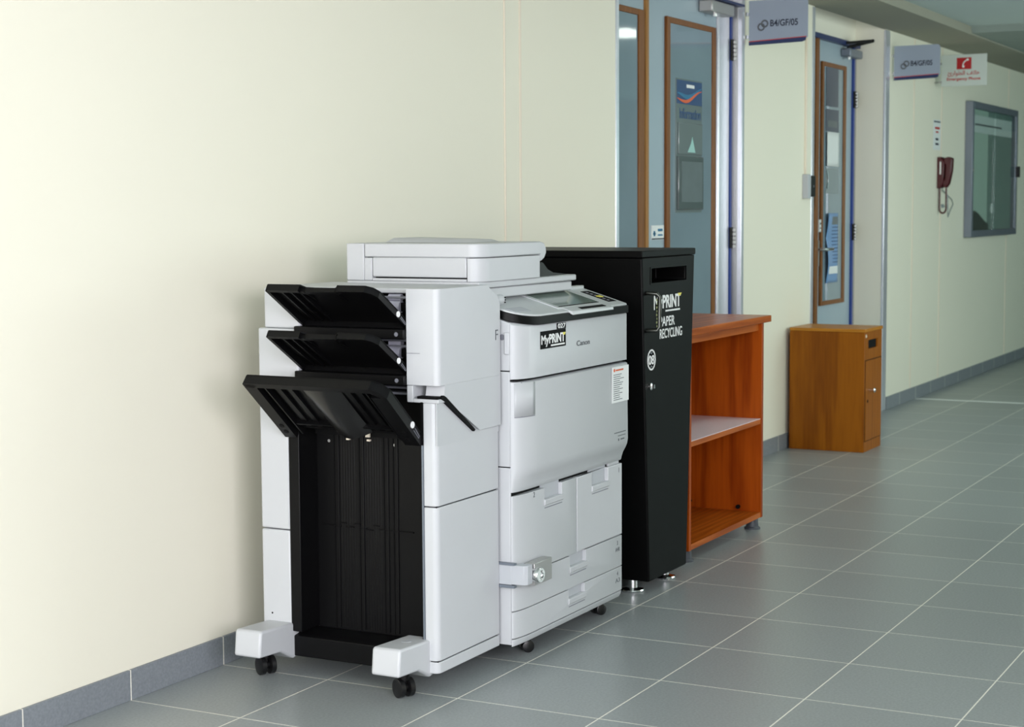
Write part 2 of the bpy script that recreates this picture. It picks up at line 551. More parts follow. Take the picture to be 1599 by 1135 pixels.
B().box(2.44, 3.232, 0.054, 0.063, 0.68, 2.225).build('glass_pane', M['doorglass'], leaf2)
B().box(4.241, 4.402, 0.050, 0.10, 0.0, 2.39).build('frame_post', M['steel'], d1, bevel=0.012, seg=4)
B().box(4.404, 4.428, 0.046, 0.10, 0.005, 2.39).build('edge_strip', M['blue'], d1)
B().box(4.428, 4.438, 0.020, 0.10, 0.0, 2.39).build('frame_stop', M['dullmetal'], d1)
B().box(2.30, 4.436, 0.050, 0.10, 2.388, 2.42).build('frame_head', M['dullmetal'], d1)
for z in (2.10, 1.14, 0.25): hinge(d1, 4.425, 0.046, z)
cl = B().box(3.99, 4.30, -0.012, 0.061, 2.305, 2.362).build('door_closer', M['dullmetal'], d1, bevel=0.006)
B().cyl((4.10, 0.02, 2.29), (4.10, 0.02, 2.306), 0.014).build('spindle', M['chrome'], cl)
B().box(4.04, 4.40, -0.03, 0.01, 2.364, 2.374).build('closer_arm', M['navy'], cl)
sg = B().box(3.402, 3.548, 0.058, 0.062, 1.198, 1.266).build('push_sign', M['paper'], d1)
B().box(3.402, 3.548, 0.0565, 0.058, 1.200, 1.206).build('sign_line', M['ink'], sg)
bb = B().box(3.425, 3.442, 0.0565, 0.058, 1.216, 1.240)
bb.box(3.418, 3.450, 0.0565, 0.058, 1.224, 1.230); bb.box(3.475, 3.53, 0.0565, 0.058, 1.238, 1.250); bb.box(3.475, 3.53, 0.0565, 0.058, 1.217, 1.224)
bb.build('sign_print', M['teal'], sg)

# door 2: set back in a deep recess
d2 = bpy.data.objects.new('door_2', None); COL.objects.link(d2); struct(d2)
d2.location = (6.7, 0.2, 0); WORLD['door_2'] = Vector((6.7, 0.2, 0))
leaf = B().box(6.324, 7.05, 0.202, 0.24, 0.005, 2.38).build('door_leaf', M['doorleaf'], d2, bevel=0.002)
frame_mesh(6.385, 6.888, 0.730, 2.243, 0.203, 0.018, 0.055, 0.036, 0.028).build('glazing_bead', M['bead'], leaf, bevel=0.003)
B().box(6.42, 6.84, 0.192, 0.201, 0.75, 2.222).build('glass_pane', M['doorglass'], leaf)
B().box(6.262, 6.322, 0.185, 0.24, 0.005, 2.38).build('meeting_stile', M['bead'], leaf, bevel=0.003)
B().box(5.60, 6.26, 0.204, 0.24, 0.005, 2.38).build('door_leaf', M['doorleaf'], d2, bevel=0.002)
B().box(7.052, 7.082, 0.188, 0.24, 0.005, 2.385).build('edge_strip', M['blue'], d2)
B().box(7.083, 7.121, 0.19, 0.24, 0.0, 2.40).build('frame_jamb', M['dullmetal'], d2)
B().box(5.645, 7.12, 0.165, 0.24, 2.372, 2.402).build('frame_head', M['navy'], d2)
for z in (1.99, 1.13, 0.25): hinge(d2, 7.075, 0.188, z)
cl = B().box(6.80, 7.07, 0.135, 0.2015, 2.30, 2.352).build('door_closer', M['alu'], d2, bevel=0.008)
B().cyl((6.86, 0.165, 2.285), (6.86, 0.165, 2.301), 0.014).build('spindle', M['chrome'], cl)
b = B(); b.tube([(6.86, 0.165, 2.353), (6.86, 0.165, 2.366)], 0.013, 10)
b.tube([(6.86, 0.163, 2.364), (6.95, 0.03, 2.404)], 0.011, 8)
b.tube([(6.95, 0.03, 2.404), (6.80, 0.165, 2.385)], 0.009, 8)
b.build('closer_arm', M['black2'], cl)
hb = B().box(6.343, 6.362, 0.190, 0.2015, 0.98, 1.14).build('handle_plate', M['dullmetal'], d2)
b = B(); b.tube([(6.352, 0.19, 1.084), (6.352, 0.150, 1.084), (6.37, 0.146, 1.084), (6.50, 0.146, 1.083)], 0.010, 10)
b.build('lever', M['chrome'], hb)
sg = B().box(6.352, 6.382, 0.186, 0.2015, 1.19, 1.268).build('push_sign', M['paper'], d2)
b = B().box(6.357, 6.376, 0.1848, 0.186, 1.238, 1.250); b.box(6.357, 6.376, 0.1848, 0.186, 1.212, 1.220); b.box(6.352, 6.382, 0.1848, 0.186, 1.190, 1.194)
b.build('sign_print', M['ink'], sg)

# papers on the second door's glass
YP = 0.1915
o = B().box(6.470, 6.722, YP - 0.003, YP, 1.974, 2.212).build('poster', M['posterdark'])
tag(o, 'dark grey sheet at the top of the second door glass', 'poster')
t = thing('poster', 'dark sheet with a pale band, second from top on the second door glass', 'poster', (6.6, YP, 1.818))
B().box(6.468, 6.735, YP - 0.003, YP, 1.818, 1.955).build('sheet', M['posterdark'], t)
B().box(6.50, 6.70, YP - 0.004, YP - 0.003, 1.845, 1.885).build('printed_band', M['papersmoke'], t)
b = B(); prof = []
n = 10
b.loft([[(6.474 + 0.262 * i / n, YP - 0.005 - 0.006 * (1 - i / n) ** 2, 1.600 + 0.214 * j / 6) for i in range(n + 1)] for j in range(7)], caps=False, closed=False)
o = b.build('paper_sheet', M['paper'])
md = o.modifiers.new('thickness', 'SOLIDIFY'); md.thickness = 0.001
tag(o, 'plain white paper sheet on the second door glass', 'paper')
t = thing('document_pocket', 'clear plastic pocket with a grey sheet below the white paper on the second door', 'pocket', (6.6, YP, 1.43))
B().box(6.475, 6.738, YP - 0.003, YP, 1.43, 1.59).build('sheet', M['papergrey'], t)
b = B(); b.tube([(6.487, YP - 0.006, 1.575), (6.505, YP - 0.010, 1.52), (6.49, YP - 0.008, 1.46)], 0.005, 6)
b.build('pocket_edge', M['pocket'], t)
t = thing('poster', 'long curled blue printed poster below the grey sheet on the second door', 'poster', (6.6, YP, 0.868))
zs = [0.868 + (1.307 - 0.868) * j / 20 for j in range(21)]
b = B()
b.loft([[(6.486 + 0.252 * i / 8, YP - 0.004 - (0.018 * (1 - i / 8) ** 2) * abs(math.sin(1.5 * math.pi * (z - 0.86) / 0.44)), z) for i in range(9)] for z in zs], caps=False, closed=False)
o = b.build('sheet', M['posterblue'], t)
md = o.modifiers.new('thickness', 'SOLIDIFY'); md.thickness = 0.001
b = B().box(6.55, 6.715, YP - 0.010, YP - 0.008, 1.235, 1.285)
b.build('title_block', M['papersmoke'], t)
b = B()
for k in range(11): b.box(6.60, 6.725, YP - 0.009, YP - 0.007, 1.215 - 0.022 * k, 1.220 - 0.022 * k)
b.build('text_lines', M['blueprint'], t)
B().box(6.52, 6.70, YP - 0.016, YP - 0.014, 0.925, 0.972).build('footer_block', M['paper'], t)

# information holder on the first door's glass
YP = 0.0515
t = thing('poster_holder', 'clear poster holder on the first door, blue and orange headed information sheet on top', 'poster', (3.84, YP, 1.325))
B().box(3.672, 4.006, YP - 0.004, YP, 1.325, 1.965).build('backing', M['pocket'], t)
b = B().box(3.680, 4.003, YP - 0.0055, YP - 0.004, 1.845, 1.958)
b.build('header', M['blueprint'], t)
b = B(); n = 16
def swoosh(a0, a1, off, th):
    pts = []
    for i in range(n + 1):
        u = i / n
        x = 3.682 + 0.318 * u
        z = off + 0.022 * math.sin(math.pi * (1.6 * u + a0)) + 0.030 * u
        pts.append((x, z, th * math.sin(math.pi * min(1, max(0, u * 0.9 + 0.08)))))
    bot = [(x, z) for x, z, h in pts]; top = [(x, z + h) for x, z, h in pts]
    return bot + top[::-1]
b.prism(swoosh(0.9, 0, 1.862, 0.016), 'y', YP - 0.0068, YP - 0.0055)
b.build('orange_swoosh', M['orangeink'], t)
b = B(); b.prism(swoosh(0.75, 0, 1.878, 0.022), 'y', YP - 0.0066, YP - 0.0055)
b.build('teal_swoosh', M['teal'], t)
text('lettering', 'Information', M['blueprint'], t, 'front', (3.715, YP - 0.0045, 1.775), 0.275, 0.052, bold=0.02)
B().box(3.80, 3.90, YP - 0.0065, YP - 0.0055, 1.925, 1.940).build('crest', M['whiteink'], t)
pk = B().box(3.690, 3.996, YP - 0.012, YP - 0.004, 1.605, 1.755).build('pocket', M['pocket'], t, bevel=0.003)
b = B(); b.prism([(3.80, 1.615), (3.90, 1.615), (3.875, 1.66), (3.86, 1.69), (3.845, 1.66)], 'y', YP - 0.0132, YP - 0.012)
b.build('leaflet', M['teal_light'], pk)
B().box(3.682, 4.003, YP - 0.016, YP - 0.004, 1.338, 1.595).build('pocket', M['pocketdark'], t, bevel=0.004)
B().box(3.715, 3.985, YP - 0.0172, YP - 0.016, 1.375, 1.57).build('leaflet', M['papersmoke'], t)


# ---------------------------------------------------------------- wall signs
def icon(parent, x, y, z, s):
    """two overlapping round outlines, upper one to the right"""
    b = B()
    for dy, dz in ((0, 0), (-0.72 * s, 0.62 * s)):
        ring = [(x - 0.0008, y + dy + s * 0.62 * math.cos(a), z + dz + s * 0.62 * math.sin(a)) for a in [2 * math.pi * k / 20 for k in range(21)]]
        b.tube(ring, s * 0.16, 6)
    return b.build('symbol', M['inkgrey'], parent)


def room_sign(X, ya, yb, z0, z1, label):
    t = thing('room_sign', label, 'sign', (X, (ya + yb) / 2, z0), 'room signs')
    b = B()
    r = 0.02
    poly = [(ya, z0 + 0.018), (ya, z1), (yb + r, z1)] + [(yb + r - r * math.sin(a), z1 - r + r * math.cos(a)) for a in (0.5, 1.0, 1.57)] + [(yb, z0 + 0.030), (yb + 0.02, z0 + 0.018)]
    b.prism(poly, 'x', X, X + 0.006)
    b.build('panel', M['signpanel'], t)
    b = B(); b.prism([(ya, z0), (ya, z0 + 0.017), (yb + 0.008, z0 + 0.030), (yb + 0.012, z0 + 0.014), (yb + 0.03, z0 + 0.007)], 'x', X - 0.001, X + 0.006)
    b.build('navy_band', M['navy'], t)
    b = B(); b.prism([(ya, z0 + 0.017), (ya, z0 + 0.0215), (yb + 0.005, z0 + 0.034), (yb + 0.008, z0 + 0.030)], 'x', X - 0.0015, X + 0.006)
    b.build('red_band', M['stripered'], t)
    W = ya - yb; H = z1 - z0
    icon(t, X, ya - 0.21 * W, z0 + 0.40 * H, 0.026)
    text('lettering', 'B4/GF/05', M['ink'], t, 'flag', (X - 0.0002, ya - 0.365 * W, z0 + 0.40 * H), 0.47 * W, 0.034, bold=0.022)
    for zz in (z0 + 0.042, z0 + 0.158):
        b = B(); b.cyl((X - 0.014, ya + 0.006, zz), (X + 0.02, ya + 0.006, zz), 0.010, n=14)
        b.cyl((X + 0.003, ya + 0.006, zz), (X + 0.003, 0.0, zz), 0.006, n=10)
        b.build('standoff_bolt', M['chrome'], t)


room_sign(4.50, -0.016, -0.330, 2.178, 2.405, 'grey room sign sticking out right beside the nearer double door')
room_sign(7.27, -0.016, -0.318, 2.170, 2.392, 'grey room sign sticking out right of the farther recessed door, by the emergency phone sign')

t = thing('emergency_phone_sign', 'white projecting sign with red handset square and red emergency phone lettering', 'sign', (8.4, -0.21, 2.195))
b = B(); b.box(8.4, 8.406, -0.368, -0.048, 2.195, 2.415)
b.build('panel', M['signwhite'], t, bevel=0.002)
sq = B().box(8.3985, 8.400, -0.260, -0.157, 2.311, 2.392).build('red_square', M['red'], t)
b = B()
pts = [(-0.236, 2.377), (-0.222, 2.373), (-0.208, 2.360), (-0.201, 2.345), (-0.200, 2.330)]
b.tube([(8.3982, y, z) for y, z in pts], 0.0045, 6)
b.tube([(8.3982, -0.240, 2.381), (8.3982, -0.228, 2.374)], 0.0085, 6)
b.tube([(8.3982, -0.204, 2.338), (8.3982, -0.203, 2.322)], 0.0085, 6)
b.build('handset_symbol', M['whiteink'], sq)
arabic = '\u0647\u0627\u062a\u0641 \u0627\u0644\u0637\u0648\u0627\u0631\u0626'
shaped = '\ufe89\ufead\ufe8d\ufeee\ufec4\ufedf\ufe8d \ufed2\ufe97\ufe8e\ufeeb'
text('arabic_lettering', shaped, M['redink'], t, 'flag', (8.3995, -0.094, 2.262), 0.225, 0.040, bold=0.01)
text('lettering', 'Emergency Phone', M['redink'], t, 'flag', (8.3995, -0.088, 2.228), 0.237, 0.027, bold=0.02)
for zz in (2.225, 2.355):
    b = B(); b.cyl((8.39, -0.045, zz), (8.42, -0.045, zz), 0.009, n=12); b.cyl((8.403, -0.05, zz), (8.403, 0, zz), 0.005, n=8)
    b.build('standoff_bolt', M['dullmetal'], t)

# ---------------------------------------------------------------- card reader with its cable cover
t = thing('card_reader', 'small black card reader on the wall left of the recessed door', 'card reader', (5.50, 0, 1.405))
B().box(5.44, 5.495, -0.034, 0, 1.395, 1.532).build('back_box', M['white2'], t, bevel=0.003)
b = B().box(5.497, 5.575, -0.036, 0, 1.405, 1.525); b.build('reader', M['black'], t, bevel=0.004)
b = B(); b.cyl((5.535, -0.0358, 1.465), (5.535, -0.0372, 1.465), 0.006); b.build('indicator', M['grey'], t)
o = B().box(5.468, 5.486, -0.012, 0, 1.533, 2.485).build('cable_cover', M['trim'], bevel=0.002)
tag(o, 'thin cream cable cover running up the wall above the card reader', 'cable cover')

# ---------------------------------------------------------------- emergency phone, notice, wire
t = thing('wall_telephone', 'dark red wall telephone with hanging curled cord', 'telephone', (8.56, 0, 1.46))
b = B(); b.prism([(0, 1.475), (-0.026, 1.475), (-0.044, 1.51), (-0.052, 1.66), (-0.03, 1.70), (0, 1.70)], 'x', 8.51, 8.61)
base = b.build('base', M['phone'], t, bevel=0.006)
b = B(); b.prism([(-0.036, 1.49), (-0.060, 1.475), (-0.082, 1.51), (-0.100, 1.60), (-0.104, 1.69), (-0.075, 1.702), (-0.040, 1.690), (-0.040, 1.655), (-0.056, 1.64), (-0.052, 1.54), (-0.038, 1.53)], 'x', 8.525, 8.595)
b.build('handset', M['phone'], t, bevel=0.010, seg=3)
B().box(8.5088, 8.5100, -0.030, -0.020, 1.575, 1.665).build('dial_label', M['whiteink'], base)
pts = [(8.55, -0.060, 1.477), (8.55, -0.060, 1.40)] + [(8.55, -0.036 - 0.024 * math.cos(math.pi * k / 14), 1.330 - 0.034 * math.sin(math.pi * k / 14)) for k in range(15)] + [(8.55, -0.012, 1.40), (8.55, -0.012, 1.477)]
b = B(); b.tube(pts, 0.0065, 8)
b.build('cord', M['phone'], t)
b = B()
b.tube([(8.62, -0.014, 1.47), (8.68, -0.010, 1.455), (8.80, -0.006, 1.43), (8.95, -0.005, 1.395), (8.99, -0.006, 1.36), (8.90, -0.006, 1.31), (8.83, -0.008, 1.265), (8.82, -0.008, 1.33), (8.81, -0.008, 1.425)], 0.0035, 6)
b.tube([(8.66, -0.006, 1.346), (8.82, -0.006, 1.342)], 0.003, 6)
b.box(8.64, 8.69, -0.012, 0, 1.335, 1.36)
o = b.build('telephone_wire', M['papergrey'])
tag(o, 'thin loose grey wire on the wall right of the red telephone', 'wire')
t = thing('telephone_notice', 'narrow white paper notice on the wall above the red telephone', 'notice', (8.49, -0.001, 1.75))
B().box(8.385, 8.60, -0.0015, -0.0002, 1.75, 1.965).build('sheet', M['paper'], t)
b = B().box(8.40, 8.585, -0.0025, -0.0015, 1.946, 1.956); b.build('print_line', M['ink'], t)
B().box(8.45, 8.53, -0.0025, -0.0015, 1.818, 1.835).build('dark_print', M['ink'], t)
B().box(8.445, 8.54, -0.0025, -0.0015, 1.785, 1.80).build('dark_print', M['ink'], t)
b = B().box(8.43, 8.565, -0.0025, -0.0015, 1.898, 1.914); b.box(8.455, 8.53, -0.0025, -0.0015, 1.872, 1.884)
b.build('red_print', M['redink'], t)

# ---------------------------------------------------------------- glazed display case
XA, XB2, Y0, ZA, ZB = 9.36, 11.02, -0.060, 1.105, 2.145
t = thing('display_case', 'grey framed glass display case on the wall right of the red telephone', 'display case', (10.2, 0, ZA))
b = B()
b.box(XA, XA + 0.05, Y0, 0, ZA, ZB); b.box(XB2 - 0.05, XB2, Y0, 0, ZA, ZB)
b.box(XA + 0.05, XB2 - 0.05, Y0, 0, ZA, ZA + 0.05); b.box(XA + 0.05, XB2 - 0.05, Y0, 0, ZB - 0.05, ZB)
b.build('frame', M['alu'], t, bevel=0.004)
B().box(XA + 0.05, XB2 - 0.05, -0.012, -0.001, ZA + 0.05, ZB - 0.05).build('back_panel', M['caseback'], t)
B().box(10.1, XB2 - 0.05, -0.016, -0.012, ZA + 0.05, ZB - 0.05).build('back_panel', M['casedark'], t)
B().box(XA + 0.05, 10.21, -0.040, -0.036, ZA + 0.05, ZB - 0.05).build('glass_pane', M['caseglass'], t)
B().box(10.19, XB2 - 0.05, -0.050, -0.046, ZA + 0.05, ZB - 0.05).build('glass_pane', M['caseglass'], t)
lk = B().box(XB2 - 0.06, XB2 - 0.005, -0.085, -0.058, 1.585, 1.675).build('catch', M['black'], t, bevel=0.004)
b = B(); b.cyl((XA + 0.025, Y0, 1.62), (XA + 0.025, Y0 - 0.008, 1.62), 0.012); b.build('lock', M['chrome'], t)
hd = B().box(XA + 0.055, XB2 - 0.075, -0.022, -0.017, 1.915, 2.05).build('header_sheet', M['paper'], t)
B().box(9.60, 10.55, -0.0235, -0.022, 1.972, 1.985).build('print_line', M['inkgrey'], hd)
t2 = B(); t2.prism([(9.42, 1.158), (10.08, 1.158), (10.08, 1.20), (9.9, 1.24), (9.72, 1.29), (9.6, 1.31), (9.42, 1.30)], 'y', -0.032, -0.018)
o = t2.build('folded_cloth', M['cloth'], bevel=0.006)
tag(o, 'dark green folded cloth at the bottom left inside the glass display case', 'cloth')
b = B(); b.lathe((10.24, -0.0162, 1.325), (0, -1, 0), [(0, 0.042), (0.004, 0.042), (0.006, 0.036)])
o = b.build('round_badge', M['paper'])
tag(o, 'small round pale disc low in the right half of the display case', 'badge')


# ================================================================ photocopier
cp = thing('photocopier', 'white office photocopier with a finisher of three black output trays on its left end', 'photocopier', (0.6, -0.45, 0))


def castor(parent, x, y, top, ang=20, r=0.027):
    a = math.radians(ang)
    d = Vector((math.sin(a), math.cos(a), 0))
    c = Vector((x, y, r))
    b = B()
    for s in (-1, 1):
        b.lathe(c + d * (s * 0.0155 - 0.009), d, [(0, r * 0.82), (0.002, r), (0.016, r), (0.018, r * 0.82)], 24)
    o = b.build('castor', M['rubber'], parent)
    h = B(); h.cyl(c - d * 0.010, c + d * 0.010, r * 0.5)
    h.cyl((x, y, r * 0.9), (x, y, top), 0.009); h.cyl((x, y, r * 2 - 0.004), (x, y, top), 0.016)
    h.build('castor_fork', M['black2'], o)
    return o


# ---- finisher (level two; its pieces are level three)
fin = B().box(0.10, 0.358, -0.735, -0.16, 0.055, 1.115).build('finisher', M['white'], cp)
B().box(0.05, 0.358, -0.70, -0.18, 1.116, 1.130).build('top_cover', M['white'], fin, bevel=0.004)
# rear pillar
B().box(0.0, 0.358, -0.257, -0.157, 0.055, 0.4245).build('pillar_cover', M['white'], fin, bevel=0.005)
o = B(); o.loft([[(x, y, z) for x, y in ((0.0, ye), (0.358, ye), (0.358, -0.157), (0.0, -0.157))] for z, ye in ((0.4275, -0.257), (0.716, -0.257), (0.735, -0.296), (1.011, -0.296))])
o.build('pillar_cover', M['white'], fin, bevel=0.005)
B().box(0.004, 0.358, -0.300, -0.177, 1.012, 1.128).build('pillar_cover', M['white'], fin, bevel=0.005)
b = B(); b.cyl((-0.0006, -0.19, 0.177), (0.002, -0.19, 0.177), 0.0028, n=10); b.build('screw_hole', M['gap'], fin)
# front pillar, lower
o = B(); o.prism([(0.0, -0.708)] + [(0.018 - 0.018 * math.cos(a), -0.732 - 0.018 * math.sin(a)) for a in [math.pi / 2 * k / 6 for k in range(7)]] + [(0.360, -0.750), (0.360, -0.708)], 'z', 0.060, 0.092)
o.build('plinth', M['white'], fin, bevel=0.002)
for z0, z1 in ((0.095, 0.5275), (0.5305, 0.818)):
    o = B(); o.prism([(0.0, -0.708)] + [(0.018 - 0.018 * math.cos(a), -0.732 - 0.018 * math.sin(a)) for a in [math.pi / 2 * k / 6 for k in range(7)]] + [(0.360, -0.750), (0.360, -0.708)], 'z', z0, z1)
    o.build('finisher_door', M['white'], fin, bevel=0.0025)
B().box(0.006, 0.355, -0.745, -0.71, 0.06, 0.83).build('door_gap', M['gap'], fin)
# front pillar, upper cover with chamfered top right corner
prof = [(0.0, 0.866), (0.36, 0.866), (0.36, 1.075), (0.345, 1.100), (0.30, 1.122), (0.285, 1.132), (0.0, 1.132)]
rr = 0.018
o = B(); o.loft([[(x, -0.657, z) for x, z in prof]] + [[(max(x, rr - rr * math.cos(a)), -0.7585 + rr - rr * math.sin(a), z) for x, z in prof] for a in [math.pi / 2 * k / 6 for k in range(7)]])
o.build('corner_cover', M['white'], fin, bevel=0.003)
B().box(-0.0005, 0.001, -0.700, -0.6575, 0.9535, 0.9550).build('panel_notch', M['grey'], fin)
# grip pocket under it
o = B()
o.box(0.0, 0.36, -0.676, -0.657, 0.818, 0.865); o.box(0.0, 0.36, -0.7575, -0.676, 0.818, 0.829)
o.build('grip_rim', M['white'], fin, bevel=0.002)
o = B(); o.prism([(0.028, 0.832), (0.036, 0.866), (0.36, 0.866), (0.36, 0.72), (0.232, 0.72)], 'y', -0.7585, -0.70)
o.build('grip_face', M['white'], fin)
o = B(); o.prism([(0.010, 0.831), (0.028, 0.838), (0.040, 0.833), (0.206, 0.724), (0.200, 0.719), (0.030, 0.822)], 'y', -0.7592, -0.7500)
o.build('grip_groove', M['gap'], fin)
o = B().box(-0.0006, 0.024, -0.756, -0.690, 0.829, 0.836).build('grip_slot', M['gap'], fin)  # dark groove across the end face
# lower face joins under the groove
o = B(); o.prism([(0.002, 0.818), (0.034, 0.818), (0.205, 0.716), (0.36, 0.716), (0.36, 0.700), (0.002, 0.700)], 'y', -0.7512, -0.748)
o.build('door_facing', M['white'], fin)
# letter on the side
text('mark', 'F', M['inkgrey'], fin, 'front', (0.330, -0.7587, 0.970), 0.016, 0.030)
# black opening behind the trays
B().box(0.085, 0.10, -0.66, -0.255, 0.70, 1.116).build('tray_bay', M['gap'], fin)
B().box(0.0, 0.10, -0.7075, -0.700, 0.13, 0.82).build('bay_side', M['black2'], fin)
b = B()
for z in (1.104, 0.985, 0.852):
    b.cyl((0.052, -0.655, z), (0.052, -0.32, z), 0.004, n=8)
    b.box(0.050, 0.085, -0.655, -0.30, z - 0.020, z - 0.014)
b.build('guide_rod', M['grey'], fin)
for z in (1.078, 0.950):
    for y in (-0.588, -0.44):
        b = B(); b.cyl((0.055, y - 0.022, z), (0.055, y + 0.022, z), 0.017, n=18)
        b.cyl((0.060, y - 0.020, z + 0.026), (0.060, y + 0.020, z + 0.026), 0.010, n=14)
        b.build('roller', M['roller'], fin)
    b = B().box(0.050, 0.08, -0.648, -0.60, z - 0.012, z + 0.012)
    b.build('gear_housing', M['black2'], fin)
for z in (1.006, 0.878):
    b = B().box(-0.012, 0.085, -0.656, -0.290, z - 0.014, z + 0.014); b.build('cross_bar', M['black2'], fin, bevel=0.003)
    b = B(); b.cyl((-0.0135, -0.632, z), (-0.011, -0.632, z), 0.006, n=12); b.build('screw', M['grey'], fin)


# ---- output trays
def tray(Xo, Xi, zo, zi, y0, y1, ch, depth, side0, side1, rim, big=False):
    t = Vector((Xo - Xi, 0, zo - zi)); L = t.length; t.normalize()
    n = Vector((-t.z, 0, t.x))            # towards the underside
    P = lambda s, y, d: Vector((Xi, y, zi)) + t * s + n * d

    def slab(b, poly, d0, d1):
        b.loft([[P(s, y, d0) for s, y in poly], [P(s, y, d1) for s, y in poly]])
    s0 = 0.018 if big else 0.0
    out = [(s0, y0), (L - 0.004, y0), (L, y0 - 0.006), (L, y1 + ch), (L - ch * 0.35, y1 + ch * 0.35), (L - ch, y1), (s0, y1)]
    ym = (y0 + y1) / 2
    if not big:
        w = 0.052
        out[3:3] = [(L, ym + w + 0.012), (L - 0.014, ym + w), (L - 0.016, ym + 0.012), (L - 0.026, ym + 0.008), (L - 0.026, ym - 0.012), (L - 0.014, ym - w + 0.008), (L, ym - w - 0.004)]
    b = B(); slab(b, out, 0.0, 0.004)
    tr = b.build('output_tray', M['black2'], fin)
    WORLDP = WORLD[tr.name]
    b = B()
    # skirt: outer lip, two sides, corner
    slab(b, [(L - rim, y0 - 0.006), (L, y0 - 0.006), (L, ym + (0.066 if not big else 0)), (L - rim, ym + (0.066 if not big else 0))], 0.002, depth)
    slab(b, [(L - rim, ym - (0.058 if not big else 0)), (L, ym - (0.058 if not big else 0)), (L, y1 + ch), (L - rim, y1 + ch)], 0.002, depth)
    slab(b, [(L - rim, ym + 0.066), (L - 0.026, ym + 0.066), (L - 0.026, ym - 0.058), (L - rim, ym - 0.058)], 0.002, depth * 0.8)
    slab(b, [(L - rim, y1 + ch), (L, y1 + ch), (L - ch * 0.35, y1 + ch * 0.35), (L - ch, y1), (L - ch - rim * 0.4, y1 + rim * 0.3), (L - rim * 1.2, y1 + ch)], 0.002, depth)
    slab(b, [(0, y0), (L - 0.004, y0), (L - 0.004, y0 - side0), (0, y0 - side0)], 0.002, depth)
    slab(b, [(0, y1), (L - ch, y1), (L - ch, y1 + side1), (0, y1 + side1)], 0.002, depth)
    slab(b, [(s0, y0), (s0 + 0.010, y0), (s0 + 0.010, y1), (s0, y1)], 0.002, 0.006 if big else depth)
    mesh_skirt = b
    o = b.build('output_tray_skirt', M['black2'], fin, bevel=0.002)
    # merge skirt into the tray so that each tray is one sub-part
    return tr, o, P, L


def merge(objs, name, mat, bevel=0.0):
    bm = bmesh.new()
    par = objs[0].parent
    for o in objs:
        tmp = bmesh.new(); tmp.from_mesh(o.data)
        bmesh.ops.translate(tmp, verts=tmp.verts, vec=WORLD[o.name])
        me = bpy.data.meshes.new('t'); tmp.to_mesh(me); tmp.free()
        bm.from_mesh(me); bpy.data.meshes.remove(me)
    for o in objs:
        d = o.data; WORLD.pop(o.name, None); bpy.data.objects.remove(o); bpy.data.meshes.remove(d)
    b = B(); b.bm.free(); b.bm = bm
    return b.build(name, mat, par, bevel=bevel)


for zt in (1.146, 1.018):
    Xo, Xi, zo, zi, y0, y1 = -0.150, 0.035, zt, zt - 0.113, -0.298, -0.652
    tr, sk, P, L = tray(Xo, Xi, zo, zi, y0, y1, 0.030, 0.020, 0.010, 0.012, 0.012)
    b = B()
    for y in (y0 - 0.045, y0 - 0.075, y0 - 0.105):       # ribs on the underside
        b.loft([[P(0.02, y, 0.003), P(L - 0.012, y, 0.003), P(L - 0.012, y - 0.0035, 0.003), P(0.02, y - 0.0035, 0.003)],
                [P(0.02, y, 0.012), P(L - 0.012, y, 0.016), P(L - 0.012, y - 0.0035, 0.016), P(0.02, y - 0.0035, 0.012)]])
    ym = (y0 + y1) / 2
    for y in (ym + 0.055, ym - 0.045):
        b.loft([[P(L - 0.08, y, 0.003), P(L - 0.012, y, 0.003), P(L - 0.012, y - 0.003, 0.003), P(L - 0.08, y - 0.003, 0.003)],
                [P(L - 0.08, y, 0.006), P(L - 0.012, y, 0.018), P(L - 0.012, y - 0.003, 0.018), P(L - 0.08, y - 0.003, 0.006)]])
    rb = b.build('rib', M['black2'], fin)
    merge([tr, sk, rb], 'output_tray', M['black2'])
    b = B(); c = P(0.075, y1, 0.010)
    b.cyl(c + Vector((0, 0.002, 0)), c - Vector((0, 0.002, 0)), 0.0085, n=18); b.build('white_button', M['whiteink'], fin)
    b = B(); b.tube([P(0.060, y1 - 0.001, 0.014), P(0.028, y1 - 0.001, 0.018), P(0.026, y1 - 0.001, 0.014), P(0.058, y1 - 0.001, 0.009)], 0.0010, 6); b.build('embossed_line', M['grey'], fin)

# lowest, deeper tray
tr, sk, P, L = tray(-0.192, 0.012, 0.896, 0.722, -0.252, -0.704, 0.040, 0.030, 0.040, 0.050, 0.020, True)
y0, y1 = -0.252, -0.704
b = B()
for y, w in ((-0.335, 0.018), (-0.375, 0.016), (-0.565, 0.016), (-0.600, 0.018)):
    b.loft([[P(0.035, y, 0.003), P(L - 0.02, y, 0.003), P(L - 0.02, y - w, 0.003), P(0.035, y - w, 0.003)],
            [P(0.035, y, 0.010), P(L - 0.02, y, 0.016), P(L - 0.02, y - w, 0.016), P(0.035, y - w, 0.010)]])
for y in (-0.312, -0.640):
    b.loft([[P(0.01, y, 0.003), P(L - 0.02, y, 0.003), P(L - 0.02, y - 0.005, 0.003), P(0.01, y - 0.005, 0.003)],
            [P(0.01, y, 0.022), P(L - 0.02, y, 0.026), P(L - 0.02, y - 0.005, 0.026), P(0.01, y - 0.005, 0.022)]])
b.loft([[P(0.055, -0.312, 0.003), P(0.061, -0.312, 0.003), P(0.061, -0.640, 0.003), P(0.055, -0.640, 0.003)],
        [P(0.055, -0.312, 0.020), P(0.061, -0.312, 0.020), P(0.061, -0.640, 0.020), P(0.055, -0.640, 0.020)]])
rb = b.build('rib', M['black2'], fin)
merge([tr, sk, rb], 'output_tray', M['black2'], 0.0)
